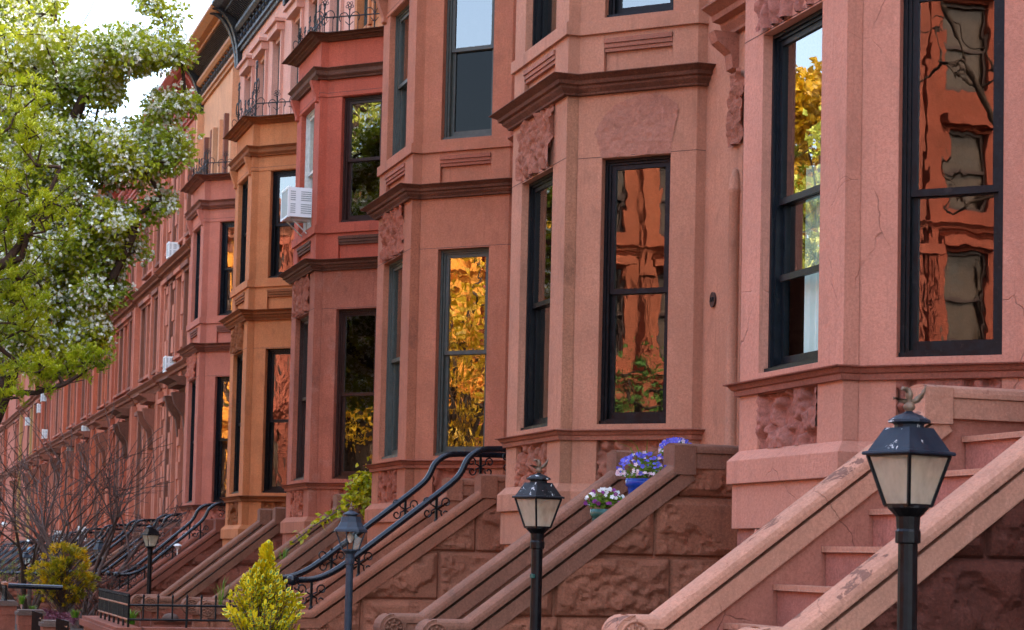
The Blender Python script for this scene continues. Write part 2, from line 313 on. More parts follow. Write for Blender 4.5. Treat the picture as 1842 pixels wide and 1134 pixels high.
PEEL = lin(96, 66, 56)
M = dict(
    pink=stone('pink_painted_stone', lin(205, 151, 126, 1.0), cracks=.32, dark=.84, light=1.1, grime_amt=.3, streak=.3),
    pink_rough=stone('pink_rough_stone', lin(177, 123, 106, 1.0), grime_amt=.35),
    pink_trim=stone('pink_trim_stone', lin(170, 113, 93, 1.0), grime_amt=.45),
    tan=stone('tan_brownstone', lin(193, 145, 119, 1.0), dark=.78, light=1.12, grime_amt=.5, grain=190, streak=.5),
    tan_rough=stone('tan_rough_stone', lin(177, 124, 103, 1.0), grime_amt=.35),
    tan_stain=stone('rain_streaked_tan_stone', lin(191, 145, 116, 1.0), dark=.6, grime=(.09, .045, .03, 1), grime_amt=.75, streak=.95), salmon_stain=stone('rain_streaked_salmon_stone', lin(179, 118, 90, 1.0), dark=.6, grime=(.08, .04, .03, 1), grime_amt=.7, streak=.9),
    lintel_scab=stone('scabbed_lintel_stone', lin(182, 134, 114, .95), dark=.74, light=1.25, grime_amt=.4, patch=lin(200, 160, 144, .95)),
    salmon=stone('salmon_brownstone', lin(180, 121, 94, 1.0), dark=.75, grime_amt=.4, patch=lin(198, 126, 106, .9)),
    salmon_rough=stone('salmon_rough_stone', lin(171, 107, 85, 1.0), grime_amt=.45),
    brown=stone('weathered_brown_stone', lin(187, 118, 95, 1.0), dark=.65, grime_amt=.6, patch=lin(206, 172, 158, .95), streak=.8),
    red=stone('red_painted_stone', lin(197, 102, 79, 1.0), dark=.74, grime_amt=.55),
    orange=stone('orange_painted_stone', lin(200, 134, 87, 1.0), dark=.76, grime_amt=.45, patch=lin(200, 112, 66, .8)),
    mauve=stone('mauve_painted_stone', lin(193, 126, 107, 1.0), dark=.8, grime_amt=.3, streak=.3),
    trim_dark=stone('sooty_cornice_stone', lin(122, 84, 67, 1.0), dark=.5, patch=lin(150, 112, 92, .8), grime=(.02, .016, .013, 1), grime_amt=.75, bump=.4),
    trim_orange=stone('orange_cornice_stone', lin(153, 96, 57, 1.0), dark=.6, grime_amt=.7),
    trim_mauve=stone('mauve_cornice_stone', lin(139, 92, 78, 1.0), dark=.6, grime_amt=.6),
    far_a=stone('pale_pink_sandstone', lin(225, 176, 136, 1.0), dark=.8, grime_amt=.35, bump=.2),
    far_b=stone('rose_sandstone', lin(203, 133, 108, 1.0), dark=.8, grime_amt=.4, bump=.2),
    far_c=stone('red_sandstone', lin(191, 113, 87, 1.0), dark=.8, grime_amt=.4, bump=.2),
    far_d=stone('coral_sandstone', lin(202, 122, 91, 1.0), dark=.8, grime_amt=.4, bump=.2),
    far_e=stone('ochre_sandstone', lin(200, 174, 109, 1.0), dark=.8, grime_amt=.4, bump=.2),
    far_trim=stone('far_trim_sandstone', lin(152, 102, 83, 1.0), dark=.7, grime_amt=.5, bump=.2),
    third=stone('pale_top_floor_stone', lin(214, 168, 151, 1.0), dark=.85, grime_amt=.35, bump=.2),
    ochre_metal=paint('weathered_ochre_cornice', lin(186, 122, 70, .75), .6, (.02, .02, .02, 1), .9),
    red_metal=paint('red_painted_cornice', lin(176, 78, 60, .75), .6, (.05, .03, .02, 1), .6),
    sooty_metal=paint('sooty_carved_metal', lin(74, 60, 48, .6), .6, (.01, .01, .01, 1), .8),
    black_metal=paint('black_painted_cornice', (.012, .013, .015, 1), .5, (.22, .2, .18, 1), .6),
    stoop_pink=stone('pink_painted_stoop_stone', lin(198, 153, 125, 1.0), dark=.8, grime_amt=.35, peel=PEEL, cracks=.3),
    stoop_pink_side=stone('mauve_pink_stoop_stone', lin(174, 120, 99, 1.0), dark=.78, grime_amt=.4, cracks=.6),
    stoop_brown=stone('brown_stoop_stone', lin(149, 111, 91, 1.0), dark=.62, grime=(.035, .026, .022, 1), grime_amt=.7),
    stoop_dark=stone('dark_rough_stoop_stone', lin(165, 114, 88, 1.0), dark=.6, grime=(.035, .024, .02, 1), grime_amt=.65, bump=.5),
    stoop_wine=stone('wine_dark_rough_stone', lin(104, 61, 48, 1.0), dark=.55, grime_amt=.6, bump=.55, patch=lin(150, 96, 82, .7)),
    stoop_red=stone('red_brown_stoop_stone', lin(144, 93, 76, 1.0), dark=.7, grime_amt=.5),
    stoop_salmon=stone('salmon_stoop_stone', lin(165, 114, 89, 1.0), dark=.65, grime_amt=.55),
    step=stone('worn_step_stone', lin(188, 136, 122, 1.0), dark=.7, grime_amt=.5),
    black=paint('black_window_paint', (.0035, .004, .005, 1), .36, (.05, .04, .032, 1), .3, spec=.2),
    blackblue=paint('blue_black_window_paint', (.004, .0065, .0095, 1), .34, (.05, .042, .035, 1), .3, spec=.22),
    greygreen=paint('grey_green_window_paint', lin(84, 88, 80, .6), .45, (.1, .08, .06, 1), .3),
    brownwood=paint('brown_window_paint', lin(66, 38, 30, .6), .4, (.03, .02, .018, 1), .4),
    whitewood=paint('white_window_paint', lin(214, 208, 196, .8), .45),
    glass=glass('wavy_window_glass', 1.95), glass2=glass('flat_window_glass', 2.0, .002, wscale=1.2), glass3=glass('very_wavy_window_glass', 1.5, .011, wscale=2.2), glass_b=glass('bright_reflecting_glass', 2.1, .0035), glass_w=glass('bright_wavy_glass', 2.1, .012, wscale=2.2), dim_glass=glass('dimmer_window_glass', 1.62, .0026), screen=glass('screened_window_glass', 1.18, .002, (.12, .13, .14, 1)),
    frost=frosted('frosted_lamp_glass'), lampglass=glass('lamp_glass', 1.14, .03, (.9, .9, .86, 1)),
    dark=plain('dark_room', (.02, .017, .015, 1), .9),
    curtain=plain('pale_green_curtain', lin(204, 228, 214, .9), .9),
    iron=paint('black_iron', (.003, .003, .0036, 1), .34, (.02, .016, .014, 1), .3, scale=20, spec=.2),
    oldiron=paint('weathered_iron', (.010, .011, .011, 1), .5, (.12, .06, .03, 1), .4),
    railpaint=paint('blue_black_rail_paint', (.003, .0048, .0075, 1), .2, None, 0, scale=9, spec=.35),
    lampblue=paint('blue_black_lamp_paint', (.006, .011, .02, 1), .5, (.62, .62, .6, 1), .9, scale=9),
    lampchip=paint('chipped_lamp_paint', (.006, .008, .010, 1), .55, (.66, .68, .68, 1), .95, scale=13),
    lampgrey=paint('grey_blue_lamp_paint', lin(58, 70, 82, .6), .5, (.02, .02, .02, 1), .4),
    brass=paint('tarnished_brass', lin(126, 104, 84, .7), .5, (.05, .08, .07, 1), .6, metal=.3),
    acwhite=paint('white_ac_plastic', (.86, .88, .85, 1), .4, None, 0, var=.05),
    acgrey=paint('ac_grille_grey', lin(170, 178, 174, .7), .5),
    plaque=paint('bronze_plaque', lin(96, 68, 58, .5), .5, metal=.2),
    blueglaze=paint('cobalt_glaze', lin(24, 62, 158, .8), .12, None, 0),
    greenglaze=paint('green_glaze', lin(44, 88, 78, .7), .15, None, 0),
    soil=plain('soil', (.035, .024, .017, 1), .95),
    bark=stone('grey_brown_bark', lin(92, 76, 64, .7), dark=.5, grime_amt=.5, bump=.8, grain=60),
    twig=plain('twig_bark', lin(104, 84, 76, .6), .8),
    pear_leaf=leafmat('pear_leaf', lin(112, 134, 12, .85), lin(170, 176, 20, .9), .46, 1.0, lin(164, 176, 58, .85)),
    blossom=plain('white_blossom', (.76, .8, .68, 1), .8, var=.1),
    lime_leaf=leafmat('lime_leaf', lin(110, 130, 12, .9), lin(170, 180, 22, .95), .45, 1.5, lin(170, 178, 40, .8)),
    gold_leaf=leafmat('gold_leaf', lin(190, 130, 10, .6), lin(216, 160, 16, .75), .4, .5, lin(190, 170, 40, .9)),
    green_leaf=leafmat('green_leaf', lin(70, 120, 40, .8), lin(120, 160, 70, .85), .35, .5),
    yew_leaf=leafmat('yellow_green_needles', lin(150, 140, 10, .95), lin(226, 176, 10, 1.0), .35, 3.2, lin(96, 116, 14, .9)),
    euo_yellow=leafmat('yellow_leaf_margin', lin(214, 190, 10, .9), lin(236, 214, 30, .95), .25, 6),
    euo_green=leafmat('green_leaf_centre', lin(70, 108, 30, .8), lin(130, 160, 70, .85), .25, 6),
    ivy_leaf=leafmat('ivy_leaf', lin(160, 160, 12, .95), lin(214, 196, 24, 1.0), .3, 5, lin(110, 130, 22, .9)),
    red_leaf=leafmat('maroon_leaf', lin(96, 42, 26, .7), lin(130, 66, 34, .75), .25, 4),
    grass=leafmat('blade_green', lin(70, 120, 24, .8), lin(120, 150, 40, .8), .25, 5),
    pansy=leafmat('violet_petal', lin(70, 70, 190, .9), lin(110, 104, 214, .9), .2, 9),
    pinkpetal=leafmat('pale_pink_petal', lin(226, 176, 190, .9), lin(236, 220, 220, .9), .2, 9),
    whitepetal=leafmat('white_petal', lin(236, 236, 226, .92), lin(240, 240, 236, .92), .2, 9),
    purplepetal=leafmat('purple_petal', lin(120, 30, 110, .8), lin(150, 50, 140, .85), .2, 9),
    heather=leafmat('pink_groundcover', lin(126, 60, 74, .7), lin(90, 44, 40, .65), .2, 6, lin(150, 84, 108, .7)),
    dim_pane=paint('curtained_dim_pane', lin(88, 68, 54, .6), .3, (.05, .045, .04, 1), .7, scale=2.5),
    bright_lime=leafmat('bright_lime_leaf', (.30, .36, .04, 1), (.46, .44, .06, 1), .4, .6, (.4, .42, .1, 1)),
    joint=plain('old_mortar', (.10, .055, .042, 1), .95), 
    asphalt=stone('asphalt', (.05, .05, .052, 1), grime_amt=.3, grain=60), pave=stone('pavement', (.3, .28, .26, 1), grime_amt=.3),
    opp_a=stone('sunlit_orange_stone', lin(188, 112, 82, .85), dark=.55, grime_amt=.4), opp_b=stone('sunlit_red_stone', lin(170, 92, 70, .85), dark=.55, grime_amt=.4),
    opp_c=stone('sunlit_ochre_stone', lin(226, 160, 66, .9), dark=.75, grime_amt=.35), opp_d=stone('sunlit_brick', lin(170, 98, 78, .85), dark=.55, grime_amt=.4),
    woodstrip=paint('worn_orange_rail', lin(150, 92, 58, .8), .5), slate=stone('grey_cap_stone', lin(132, 118, 110, .7), grime_amt=.5),
    skin=plain('skin', lin(170, 110, 80, .8), .6), hair=plain('dark_hair', (.012, .01, .01, 1), .6), cloth_blue=plain('pale_blue_cloth', lin(120, 170, 200, .8), .9), cloth_dark=plain('dark_cloth', (.02, .02, .025, 1), .9), cap=plain('white_cap_cloth', (.8, .8, .78, 1), .9),
    filament=plain('bulb_white', (.75, .72, .66, 1), .3), roof=plain('roof_tar', (.06, .06, .06, 1), .9),
)
def ground(x): return -1.42 - .013*(x-16)

# ---------------------------------------------------------------- the ground, road and pavements
def strip(name, y0, y1, dz, mat, x0=-60, x1=400):
    mb = MB(); n = 24
    for i in range(n):
        a = x0+(x1-x0)*i/n; b_ = x0+(x1-x0)*(i+1)/n
        mb.quad((a, y0, ground(a)+dz), (b_, y0, ground(b_)+dz), (b_, y1, ground(b_)+dz), (a, y1, ground(a)+dz))
    return tag(mb.build(name, mat), kind='structure')
strip('ground', -300, 300, -.16, M['soil'], -300, 700)
strip('road', -10.5, -1.2, -.14, M['asphalt'])
def slab(name, y0, y1, mat):
    mb = MB()
    for a, b_ in [(-60+20*i, -40+20*i) for i in range(18)]:
        mb.add([(x, y, ground(x)+d) for x in (a, b_) for y in (y0, y1) for d in (-.156, 0)], [(0, 1, 3, 2), (4, 5, 7, 6), (0, 1, 5, 4), (2, 3, 7, 6), (1, 3, 7, 5)])
    tag(mb.build(name, mat), kind='structure')
slab('pavement', -1.2, 2.75, M['pave']); slab('far_pavement', -15.5, -10.5, M['pave'])
tag(strip('front_garden_soil', 2.75, 7.7, .03, M['soil']), kind='structure')

# ---------------------------------------------------------------- shared pieces
def seg(p0, p1):
    a = Vector(p0); b_ = Vector(p1); L = (b_-a).length; t = (b_-a)/L
    return (a.x, a.y), (t.x, t.y), (t.y, -t.x), L            # start, along, outward, length
def wall_face(mb, p0, p1, z0, z1, ops=(), depth=.2):
    """flat wall with rectangular holes (s0, s1, za, zb) and their reveals"""
    p, t, n, L = seg(p0, p1)
    ss = sorted({0, L, *[o[0] for o in ops], *[o[1] for o in ops]}); zs = sorted({z0, z1, *[o[2] for o in ops], *[o[3] for o in ops]})
    P = lambda s_, z, d=0: (p[0]+t[0]*s_-n[0]*d, p[1]+t[1]*s_-n[1]*d, z)
    for i in range(len(ss)-1):
        for j in range(len(zs)-1):
            sm = (ss[i]+ss[i+1])/2; zm = (zs[j]+zs[j+1])/2
            if any(o[0] < sm < o[1] and o[2] < zm < o[3] for o in ops): continue
            mb.quad(P(ss[i], zs[j]), P(ss[i+1], zs[j]), P(ss[i+1], zs[j+1]), P(ss[i], zs[j+1]))
    for (a, b_, c_, d_, *e) in ops:
        dp = e[0] if e else depth
        mb.quad(P(a, c_), P(a, d_), P(a, d_, dp), P(a, c_, dp)); mb.quad(P(b_, c_), P(b_, d_), P(b_, d_, dp), P(b_, c_, dp))
        mb.quad(P(a, c_), P(b_, c_), P(b_, c_, dp), P(a, c_, dp)); mb.quad(P(a, d_), P(b_, d_), P(b_, d_, dp), P(a, d_, dp))
def fbm(x, y, z=0., o=4): return noise.fractal(Vector((x, y, z)), .9, 2.1, o, noise_basis='PERLIN_ORIGINAL')
def drapery(seed, amp=.045):
    """vertically chiselled, vermiculated stone"""
    def f(a, z):
        v = fbm(a*9+seed, z*3.1, seed)+.6*fbm(a*22, z*9+seed, 3.3)
        return amp*(max(-.5, min(.8, v*1.3))+.25)
    return f
def lumpy(seed, amp=.05):
    """worn carving: raised leaf-like lobes with deep gaps"""
    def f(a, z):
        v = noise.noise(Vector((a*9+seed, z*6.5, seed)))+.45*noise.noise(Vector((a*19, z*15, seed+3)))
        t = max(0, min(1, (v+.16)/.34)); t = t*t*(3-2*t)
        return amp*(1.25*t-.25)+.25*amp*fbm(a*24, z*24, seed)
    return f
def rockface(seed, course=.5, blen=.95, amp=.055, y0=0.0):
    rr = random.Random(seed)
    offs = [rr.uniform(0, blen) for _ in range(40)]
    def f(a, z):
        j = math.floor((z-y0)/course); fz = (z-y0)/course-j
        u = (a+offs[int(j) % 40])/blen; i = math.floor(u); fu = u-i
        e = min(fz*course, (1-fz)*course, fu*blen, (1-fu)*blen)
        k = min(1, max(0, (e-.012)/.06))
        v = 1.1*fbm(a*2.6+i*7.3+seed, z*3.4+j*3.1, seed, 3)
        v = v-.55*abs(noise.noise(Vector((a*5.5+i*3.7, z*7.5+j, seed))))-.28*abs(noise.noise(Vector((a*13, z*17, seed+4))))+.10*fbm(a*30, z*30, 2)+.18
        return -.03*(e < .012)+k*max(.004, min(.048, amp*(.5+v*1.1)))
    return f

def window(root, p, t, n, s0, s1, za, zb, mat, rec=.10, rail=.5, cas=.055, sash=.045, gl=('glass', 'glass'), curtain=False, blind=None, half=False, open_=False, name='window'):
    """double-hung sash: stepped casing, upper sash in front of the lower one, two panes"""
    B = lambda mb, a, b_, d0, d1, z0, z1: mb.obox(p, t, n, a, b_, -d1, -d0, z0, z1)
    w = MB()
    def frame(mb, a, b_, c_, d_, wd, d0, d1, bot=None):
        bt = wd if bot is None else bot
        B(mb, a, a+wd, d0, d1, c_, d_); B(mb, b_-wd, b_, d0, d1, c_, d_)
        B(mb, a+wd, b_-wd, d0+.001, d1, d_-wd, d_); B(mb, a+wd, b_-wd, d0+.001, d1, c_, c_+bt)
    g = .002
    a, b_, c_, d_ = s0+g, s1-g, za+g, zb-g
    frame(w, a, b_, c_, d_, cas*.55, rec-.012, rec+.14)
    frame(w, a+cas*.55, b_-cas*.55, c_+cas*.55, d_-cas*.55, cas*.45, rec+.012, rec+.14)
    B(w, a-.0, b_+.0, rec-.045, rec-.013, c_, c_+.035)
    wo = w.build(name, mat, root)
    x0, x1, y0, y1 = a+cas, b_-cas, c_+cas*.9, d_-cas
    zr = y0+(y1-y0)*rail
    u = MB(); frame(u, x0, x1, zr-.02, y1, sash, rec+.03, rec+.065, .05); u.build('upper_sash', mat, wo)
    l = MB(); frame(l, x0, x1, y0, zr+.022, sash, rec+.07, rec+.105, .075); l.build('lower_sash', mat, wo)
    Q = lambda s_, z, d: (p[0]+t[0]*s_-n[0]*d, p[1]+t[1]*s_-n[1]*d, z)
    for (z0, z1, d, gm) in ((zr+.03, y1-sash, rec+.05, gl[0]), (y0+.075, zr-.02, rec+.09, gl[1])):
        if open_ and gm == gl[1] and z0 < zr-.1 and d > rec+.06: z0 = zr-.57
        q = MB(); q.quad(Q(x0+sash, z0, d), Q(x0+sash, z1, d), Q(x1-sash, z1, d), Q(x1-sash, z0, d))
        q.build('pane', M[gm], wo)
    if half:                                                        # a second rail across the upper light
        h = MB(); B(h, x0+sash, x1-sash, rec+.028, rec+.06, zr+(y1-zr)*.0-.62, zr-.57); h.build('glazing_bar', mat, wo)
    if curtain:
        cm = MB(); k = 44; zb_ = y0+(y1-y0)*curtain; cd = rec+.19
        for i in range(k):
            f = lambda q: .026*math.sin(q*1.15)+.014*math.sin(q*.43+1)
            sa = x0+(x1-x0)*.82*i/k; sb = x0+(x1-x0)*.82*(i+1)/k
            cm.quad(Q(sa, y0, cd+f(i)), Q(sb, y0, cd+f(i+1)), Q(sb, zb_, cd+f(i+1)), Q(sa, zb_, cd+f(i)))
        cm.build('curtain', M['curtain'], wo, True)
    if blind:
        bm_ = MB(); bm_.quad(Q(x0, zr+(y1-zr)*(1-blind), rec+.2), Q(x1, zr+(y1-zr)*(1-blind), rec+.2), Q(x1, y1, rec+.2), Q(x0, y1, rec+.2)); bm_.build('blind', M['whitewood'], wo)
    return wo

BELT = lambda z0, z1, o=.22: [(-.02, z0), (.05, z0), (.055, z0+.3*(z1-z0)*.35), (.10, z0+.3*(z1-z0)), (.105, z0+.42*(z1-z0)), (o*.62, z0+.47*(z1-z0)), (o*.66, z0+.66*(z1-z0)), (o*.7, z0+.68*(z1-z0)), (o*.92, z0+.82*(z1-z0)), (o, z0+.86*(z1-z0)), (o, z1-.02), (.0, z1), (-.02, z1)]
SILL = lambda z0, z1: [(-.02, z0), (.03, z0), (.035, z0+.045), (.05, z0+.05), (.075, z0+.085), (.10, z0+.088), (.105, z1-.012), (.0, z1), (-.02, z1)]
LEDGE = lambda zt, zf, zb: [(-.02, zb), (.07, zb), (.07, zf), (.0, zt), (-.02, zt)]

def roof_cornice(root, x0, x1, zb, zt, Y, out, mat, mat2, brk=.5, balusters=True, ends=True):
    pa = [(x0, Y), (x1, Y)]; h = zt-zb
    m = MB()
    m.sweep(pa, [(-.02, zb), (.06, zb), (.07, zb+.06), (.12, zb+.08), (.12, zb+.14), (-.02, zb+.15)])
    m.sweep(pa, [(-.02, zb+.44*h-.07), (.14, zb+.44*h-.07), (.2, zb+.44*h), (.2, zb+.44*h+.07), (-.02, zb+.44*h+.07)])
    m.sweep(pa, [(-.02, zt-.26), (out*.62, zt-.26), (out*.62, zt-.19), (out*.8, zt-.17), (out, zt-.06), (out, zt), (-.02, zt+.03)])
    m.build('roof_cornice', mat, root)
    f = MB()
    n = max(2, int((x1-x0)/.36))
    for i in range(n):
        x = x0+(x1-x0)*(i+.5)/n
        if balusters:
            z0_ = zb+.15; z1_ = zb+.44*h-.07; zz = z1_-z0_
            f.lathe((x, Y-.07, z0_), [(.05, 0), (.05, .1*zz), (.03, .2*zz), (.065, .45*zz), (.03, .75*zz), (.05, .88*zz), (.05, zz)], 8)
    for i in range(int((x1-x0)/.13)):                               # the carved frieze under the eaves
        x = x0+.07+i*.13; zA = zb+.44*h+.07; zB = zt-.26
        f.prism_x([(Y-.01, zA+.03), (Y-.08, zA+.05), (Y-.16, (zA+zB)/2), (Y-.40*out/.7, zB), (Y-.01, zB)], x, x+.055)
    f.build('cornice_frieze', mat2, root)
    if ends:
        for x in (x0+.03, x1-.21):
            b_ = MB(); pts = []
            for k in range(9):
                an = k/8*PI/2; pts.append((Y-.1-(out*.85)*(1-math.cos(an)), zb-.28+(h+.1)*math.sin(an)))
            b_.prism_x([(Y+.0, zb-.28)]+pts+[(Y+.0, zt-.18)], x, x+.18)
            b_.build('end_bracket', M['black_metal'] if mat is M['black_metal'] or mat is M['ochre_metal'] else mat, root)

# ---------------------------------------------------------------- the bay-fronted houses
YF, YB = 7.63, 6.5
def bay_path(C, facade=True):
    q = [(C-.905, YF), (C-.905, 7.53), (C, 6.625), (C, YB), (C+1.77, YB), (C+1.77, 6.625), (C+2.675, 7.53), (C+2.675, YF)]
    return q
def bay_house(C, xn, zs, belt, m, label, wins, z3=None, group=None):
    """C = near front corner of the bay, xn = near party line, zs = underside of the parlour sill course"""
    root = thing('brownstone_house', (C, 7.6, ground(C)), label, 'house', group)
    P = bay_path(C); xf = C+2.675
    lo, up2 = M[m['lower']], M[m['upper']]; trim, trim2 = M[m['trim']], M[m['belt']]
    zt = zs+.11; zb0, zb1 = belt; w1a, w1b = zs+.16, zs+2.82
    c2a, c2b = zb1+.42, zb1+.55; w2a, w2b = c2b+.035, c2b+2.035
    cA, cB, cC = c2b+2.32, c2b+2.47, c2b+2.93
    ztop = c2b+3.03; zg = ground(C)-.3
    led_t, led_f, led_b = zs-.43, zs-.51, zs-.69
    FS, FE, WS, WE = .40, 1.42, .27, 1.01          # window openings on the front and on the canted face
    LW = math.dist(P[1], P[2])
    # canted near face runs P1->P2, so its s counts from the far-away end
    wo = (LW-WE, LW-WS)
    facebays = lambda zA, zB, fop=(), wop=(), mb=None: [wall_face(mb, P[0], P[1], zA, zB), wall_face(mb, P[1], P[2], zA, zB, wop), wall_face(mb, P[2], P[3], zA, zB),
              wall_face(mb, P[3], P[4], zA, zB, fop), wall_face(mb, P[4], P[5], zA, zB), wall_face(mb, P[5], P[6], zA, zB), wall_face(mb, P[6], P[7], zA, zB)]
    p3, t3, n3, L3 = seg(P[3], P[4]); p1, t1, n1, L1 = seg(P[1], P[2])
    # basement, carved-panel zone, parlour floor
    b_ = MB()
    fz = zs-1.04
    facebays(zg, fz, [(FS, FE, zg+.5, fz-.001, .25)], [(wo[0], wo[1], zg+.5, fz-.001, .25)], b_)
    b_.build('basement_wall', M[m['base']], root)
    fr = MB(); Pq = [(x-(.0), y) for x, y in P]
    fr.sweep(P, [(-.02, fz), (.035, fz), (.035, led_b), (-.02, led_b)]); fr.build('basement_frieze', lo, root)
    lg = MB(); lg.sweep(P, LEDGE(led_t, led_f, led_b)); lg.build('base_ledge', M[m.get('ledge', m['lower'])], root)
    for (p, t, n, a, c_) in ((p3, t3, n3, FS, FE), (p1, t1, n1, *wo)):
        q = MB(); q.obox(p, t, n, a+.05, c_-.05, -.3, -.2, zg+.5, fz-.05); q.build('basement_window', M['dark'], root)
    cb = MB()
    for k in range(12):                                              # fluted corbel over the basement window
        cb.lathe((C+1.36-.075*k, YB-.005, fz-.075), [(.03, 0), (.038, .03), (.03, .07)], 6)
    cb.build('fluted_corbel', lo, root)
    w = MB()
    facebays(led_t, zs, [(FS, FE, led_t+.002, zs-.002, .06)], [(wo[0], wo[1], led_t+.002, zs-.002, .06)], w)
    facebays(zt, zb0, [(FS, FE, w1a, w1b, .24)], [(wo[0], wo[1], w1a, w1b, .24)], w)
    w.build('parlour_wall', lo, root)
    j_ = MB()
    for zj in (w1b+.012, w2b+.075):
        j_.sweep(P, [(-.01, zj), (.0016, zj), (.0016, zj+.007), (-.01, zj+.007)]); j_.cut()
    j_.build_pieces('mortar_joint', M['joint'], root)
    sr_ = MB(); p2, t2, n2, L2 = seg(P[2], P[3])
    for (za, zb) in ((led_t+.01, zs-.002), (zt+.004, zb0-.004)):
        sr_.obox(p2, t2, n2, .004, L2-.004, -.02, .003, za, zb); sr_.cut()
    sr_.build_pieces('stained_return', M.get(m['lower']+'_stain', lo), root)
    rp = MB(); rp.rough(p3, t3, n3, FS, FE, led_t, zs, lumpy(C, .065), .014, d0=-.055); rp.build('carved_panel', M[m['rough']], root, True)
    rp = MB(); rp.rough(p1, t1, n1, wo[0], wo[1], led_t, zs, lumpy(C+5, .05), .016, d0=-.055); rp.build('carved_panel', M[m['rough']], root, True)
    s_ = MB(); s_.sweep(P, SILL(zs, zt)); s_.build('sill_course', trim, root)
    rp = MB(); rp.rough(p3, t3, n3, FS-.03, FE+.03, w1b+.02, zb0-.005, drapery(C*3.1, .065), .014, d0=.004); rp.build('chiselled_panel', M[m['rough']], root, True)
    if m.get('patch'):                                               # broken-edged stone over the canted window
        cx = (wo[0]+wo[1])/2; sgn = -1                                # s runs towards the bay corner
        poly = [(-.37, .0), (-.40, .12), (-.455, .25), (-.40, .36), (-.33, .45), (-.22, .53), (-.1, .57), (.06, .615), (.2, .61), (.33, .56), (.45, .47), (.435, .34), (.405, .22), (.37, .0)]
        poly = [(cx-u*sgn*-1, w1b+.004+v) for u, v in poly]
        def inside(a, z):
            a += .012*noise.noise(Vector((a*18, z*18, 2))); z += .012*noise.noise(Vector((a*18, z*18, 7))); c_ = False; k = len(poly)
            for q in range(k):
                (xa, za), (xb, zb_) = poly[q], poly[(q+1) % k]
                if (za > z) != (zb_ > z) and a < (xb-xa)*(z-za)/(zb_-za)+xa: c_ = not c_
            return c_
        pm = MB(); pm.rough(p1, t1, n1, cx-.5, cx+.5, w1b+.004, w1b+.63, lambda a, z: .010+.012*fbm(a*5, z*5, 3)+.006*fbm(a*16, z*16, 9), .010, keep=inside)
        pm.build('worn_lintel', M['lintel_scab'], root, True)
    bl = MB(); bl.sweep(P, BELT(zb0, zb1)); bl.build('belt_cornice', trim2, root)
    # second floor
    w = MB(); pt = zb1+.36
    facebays(zb1, c2a, [(FS, FE, zb1+.002, pt, .05)], [(wo[0], wo[1], zb1+.002, pt, .05)], w)
    for (p, t, n, a, c_) in ((p3, t3, n3, FS, FE), (p1, t1, n1, *wo)):
        w.obox(p, t, n, a+.001, c_-.001, -.09, -.05, zb1, pt)
    facebays(c2b, cA, [(FS, FE, w2a, w2b, .24)], [(wo[0], wo[1], w2a, w2b, .24)], w)
    facebays(cB, cC, (), (), w)
    w.build('upper_wall', up2, root)
    pm = MB()
    for (p, t, n, a, c_) in ((p3, t3, n3, FS, FE), (p1, t1, n1, *wo)):
        for k, (o, za, zb) in enumerate(((.035, pt-.04, pt+.005), (.02, pt-.085, pt-.041), (.005, pt-.125, pt-.086))):
            pm.obox(p, t, n, a+.002, c_-.002, -.055, o-.015, za, zb)
        pm.cut()
    pm.build_pieces('panel_moulding', M[m.get('pm', m['belt'])], root)
    s_ = MB(); s_.sweep(P, [(-.02, c2a), (.035, c2a), (.035, c2b), (-.02, c2b)]); s_.build('sill_band', M[m.get('band', m['upper'])], root)
    bl = MB(); bl.sweep(P, BELT(cA, cB+.04, .15)); bl.build('lintel_cornice', trim2, root)
    for s0 in (.08, 1.60):
        k = MB(); k.prism_x([(YB, cA-.34), (YB-.05, cA-.32), (YB-.05, cA-.25), (YB-.09, cA-.15), (YB-.14, cA), (YB, cA)], C+s0, C+s0+.13); k.build('scroll_bracket', up2, root)
    ln = MB(); ln.sweep(P, [(-.02, w2b+.01), (.012, w2b+.01), (.012, w2b+.05), (-.02, w2b+.05)]); ln.build('lintel_band', up2, root)
    bl = MB(); bl.sweep(P, BELT(cC, ztop, .25)); bl.build('bay_cornice', trim2, root)
    rf = MB(); rf.prism_z([(x, y) for x, y in P], ztop-.10, ztop-.03); rf.build('bay_roof', M['roof'], root)
    # flat front beside the bay with the doorway, and the top floor behind it
    w = MB(); dz0, dz1 = zs-.58, zs+2.72; da, db = .30, 1.62
    wall_face(w, (xn, YF), (C-.905, YF), zg, ztop, [(da, db, dz0, dz1, .5)])
    top = 11.3 if z3 is None else z3[0]
    ops3 = []
    if z3 and z3[1]: ops3 = [(a-xn, a-xn+.78, z3[2], z3[3], .2) for a in z3[1]]
    w3 = MB()
    wall_face(w3, (xn, YF), (xf, YF), ztop, top+1.1, ops3)
    w3.build('top_floor_wall', M[m.get('third', m['upper'])], root)
    w.build('front_wall', M[m.get('front', m['lower'])], root)
    for a in (z3[1] if z3 else ()):
        window(root, (xn, YF), (1, 0), (0, -1), a-xn, a-xn+.78, z3[2], z3[3], M['greygreen'], rec=.08)
        hd = MB(); hd.obox((a, YF), (1, 0), (0, 1), -.14, .92, -.16, .0, z3[3]+.10, z3[3]+.26); hd.obox((a, YF), (1, 0), (0, 1), -.20, .98, -.22, .0, z3[3]+.262, z3[3]+.33)
        hd.obox((a, YF), (1, 0), (0, 1), -.12, -.005, -.06, 0, z3[2]-.1, z3[3]+.098); hd.obox((a, YF), (1, 0), (0, 1), .785, .90, -.06, 0, z3[2]-.1, z3[3]+.098)
        hd.build('window_hood', M[m.get('third', m['upper'])], root)
    # door surround: engaged column, capital, rough bracket stone, hood
    ds = MB(); zc = dz1-.35
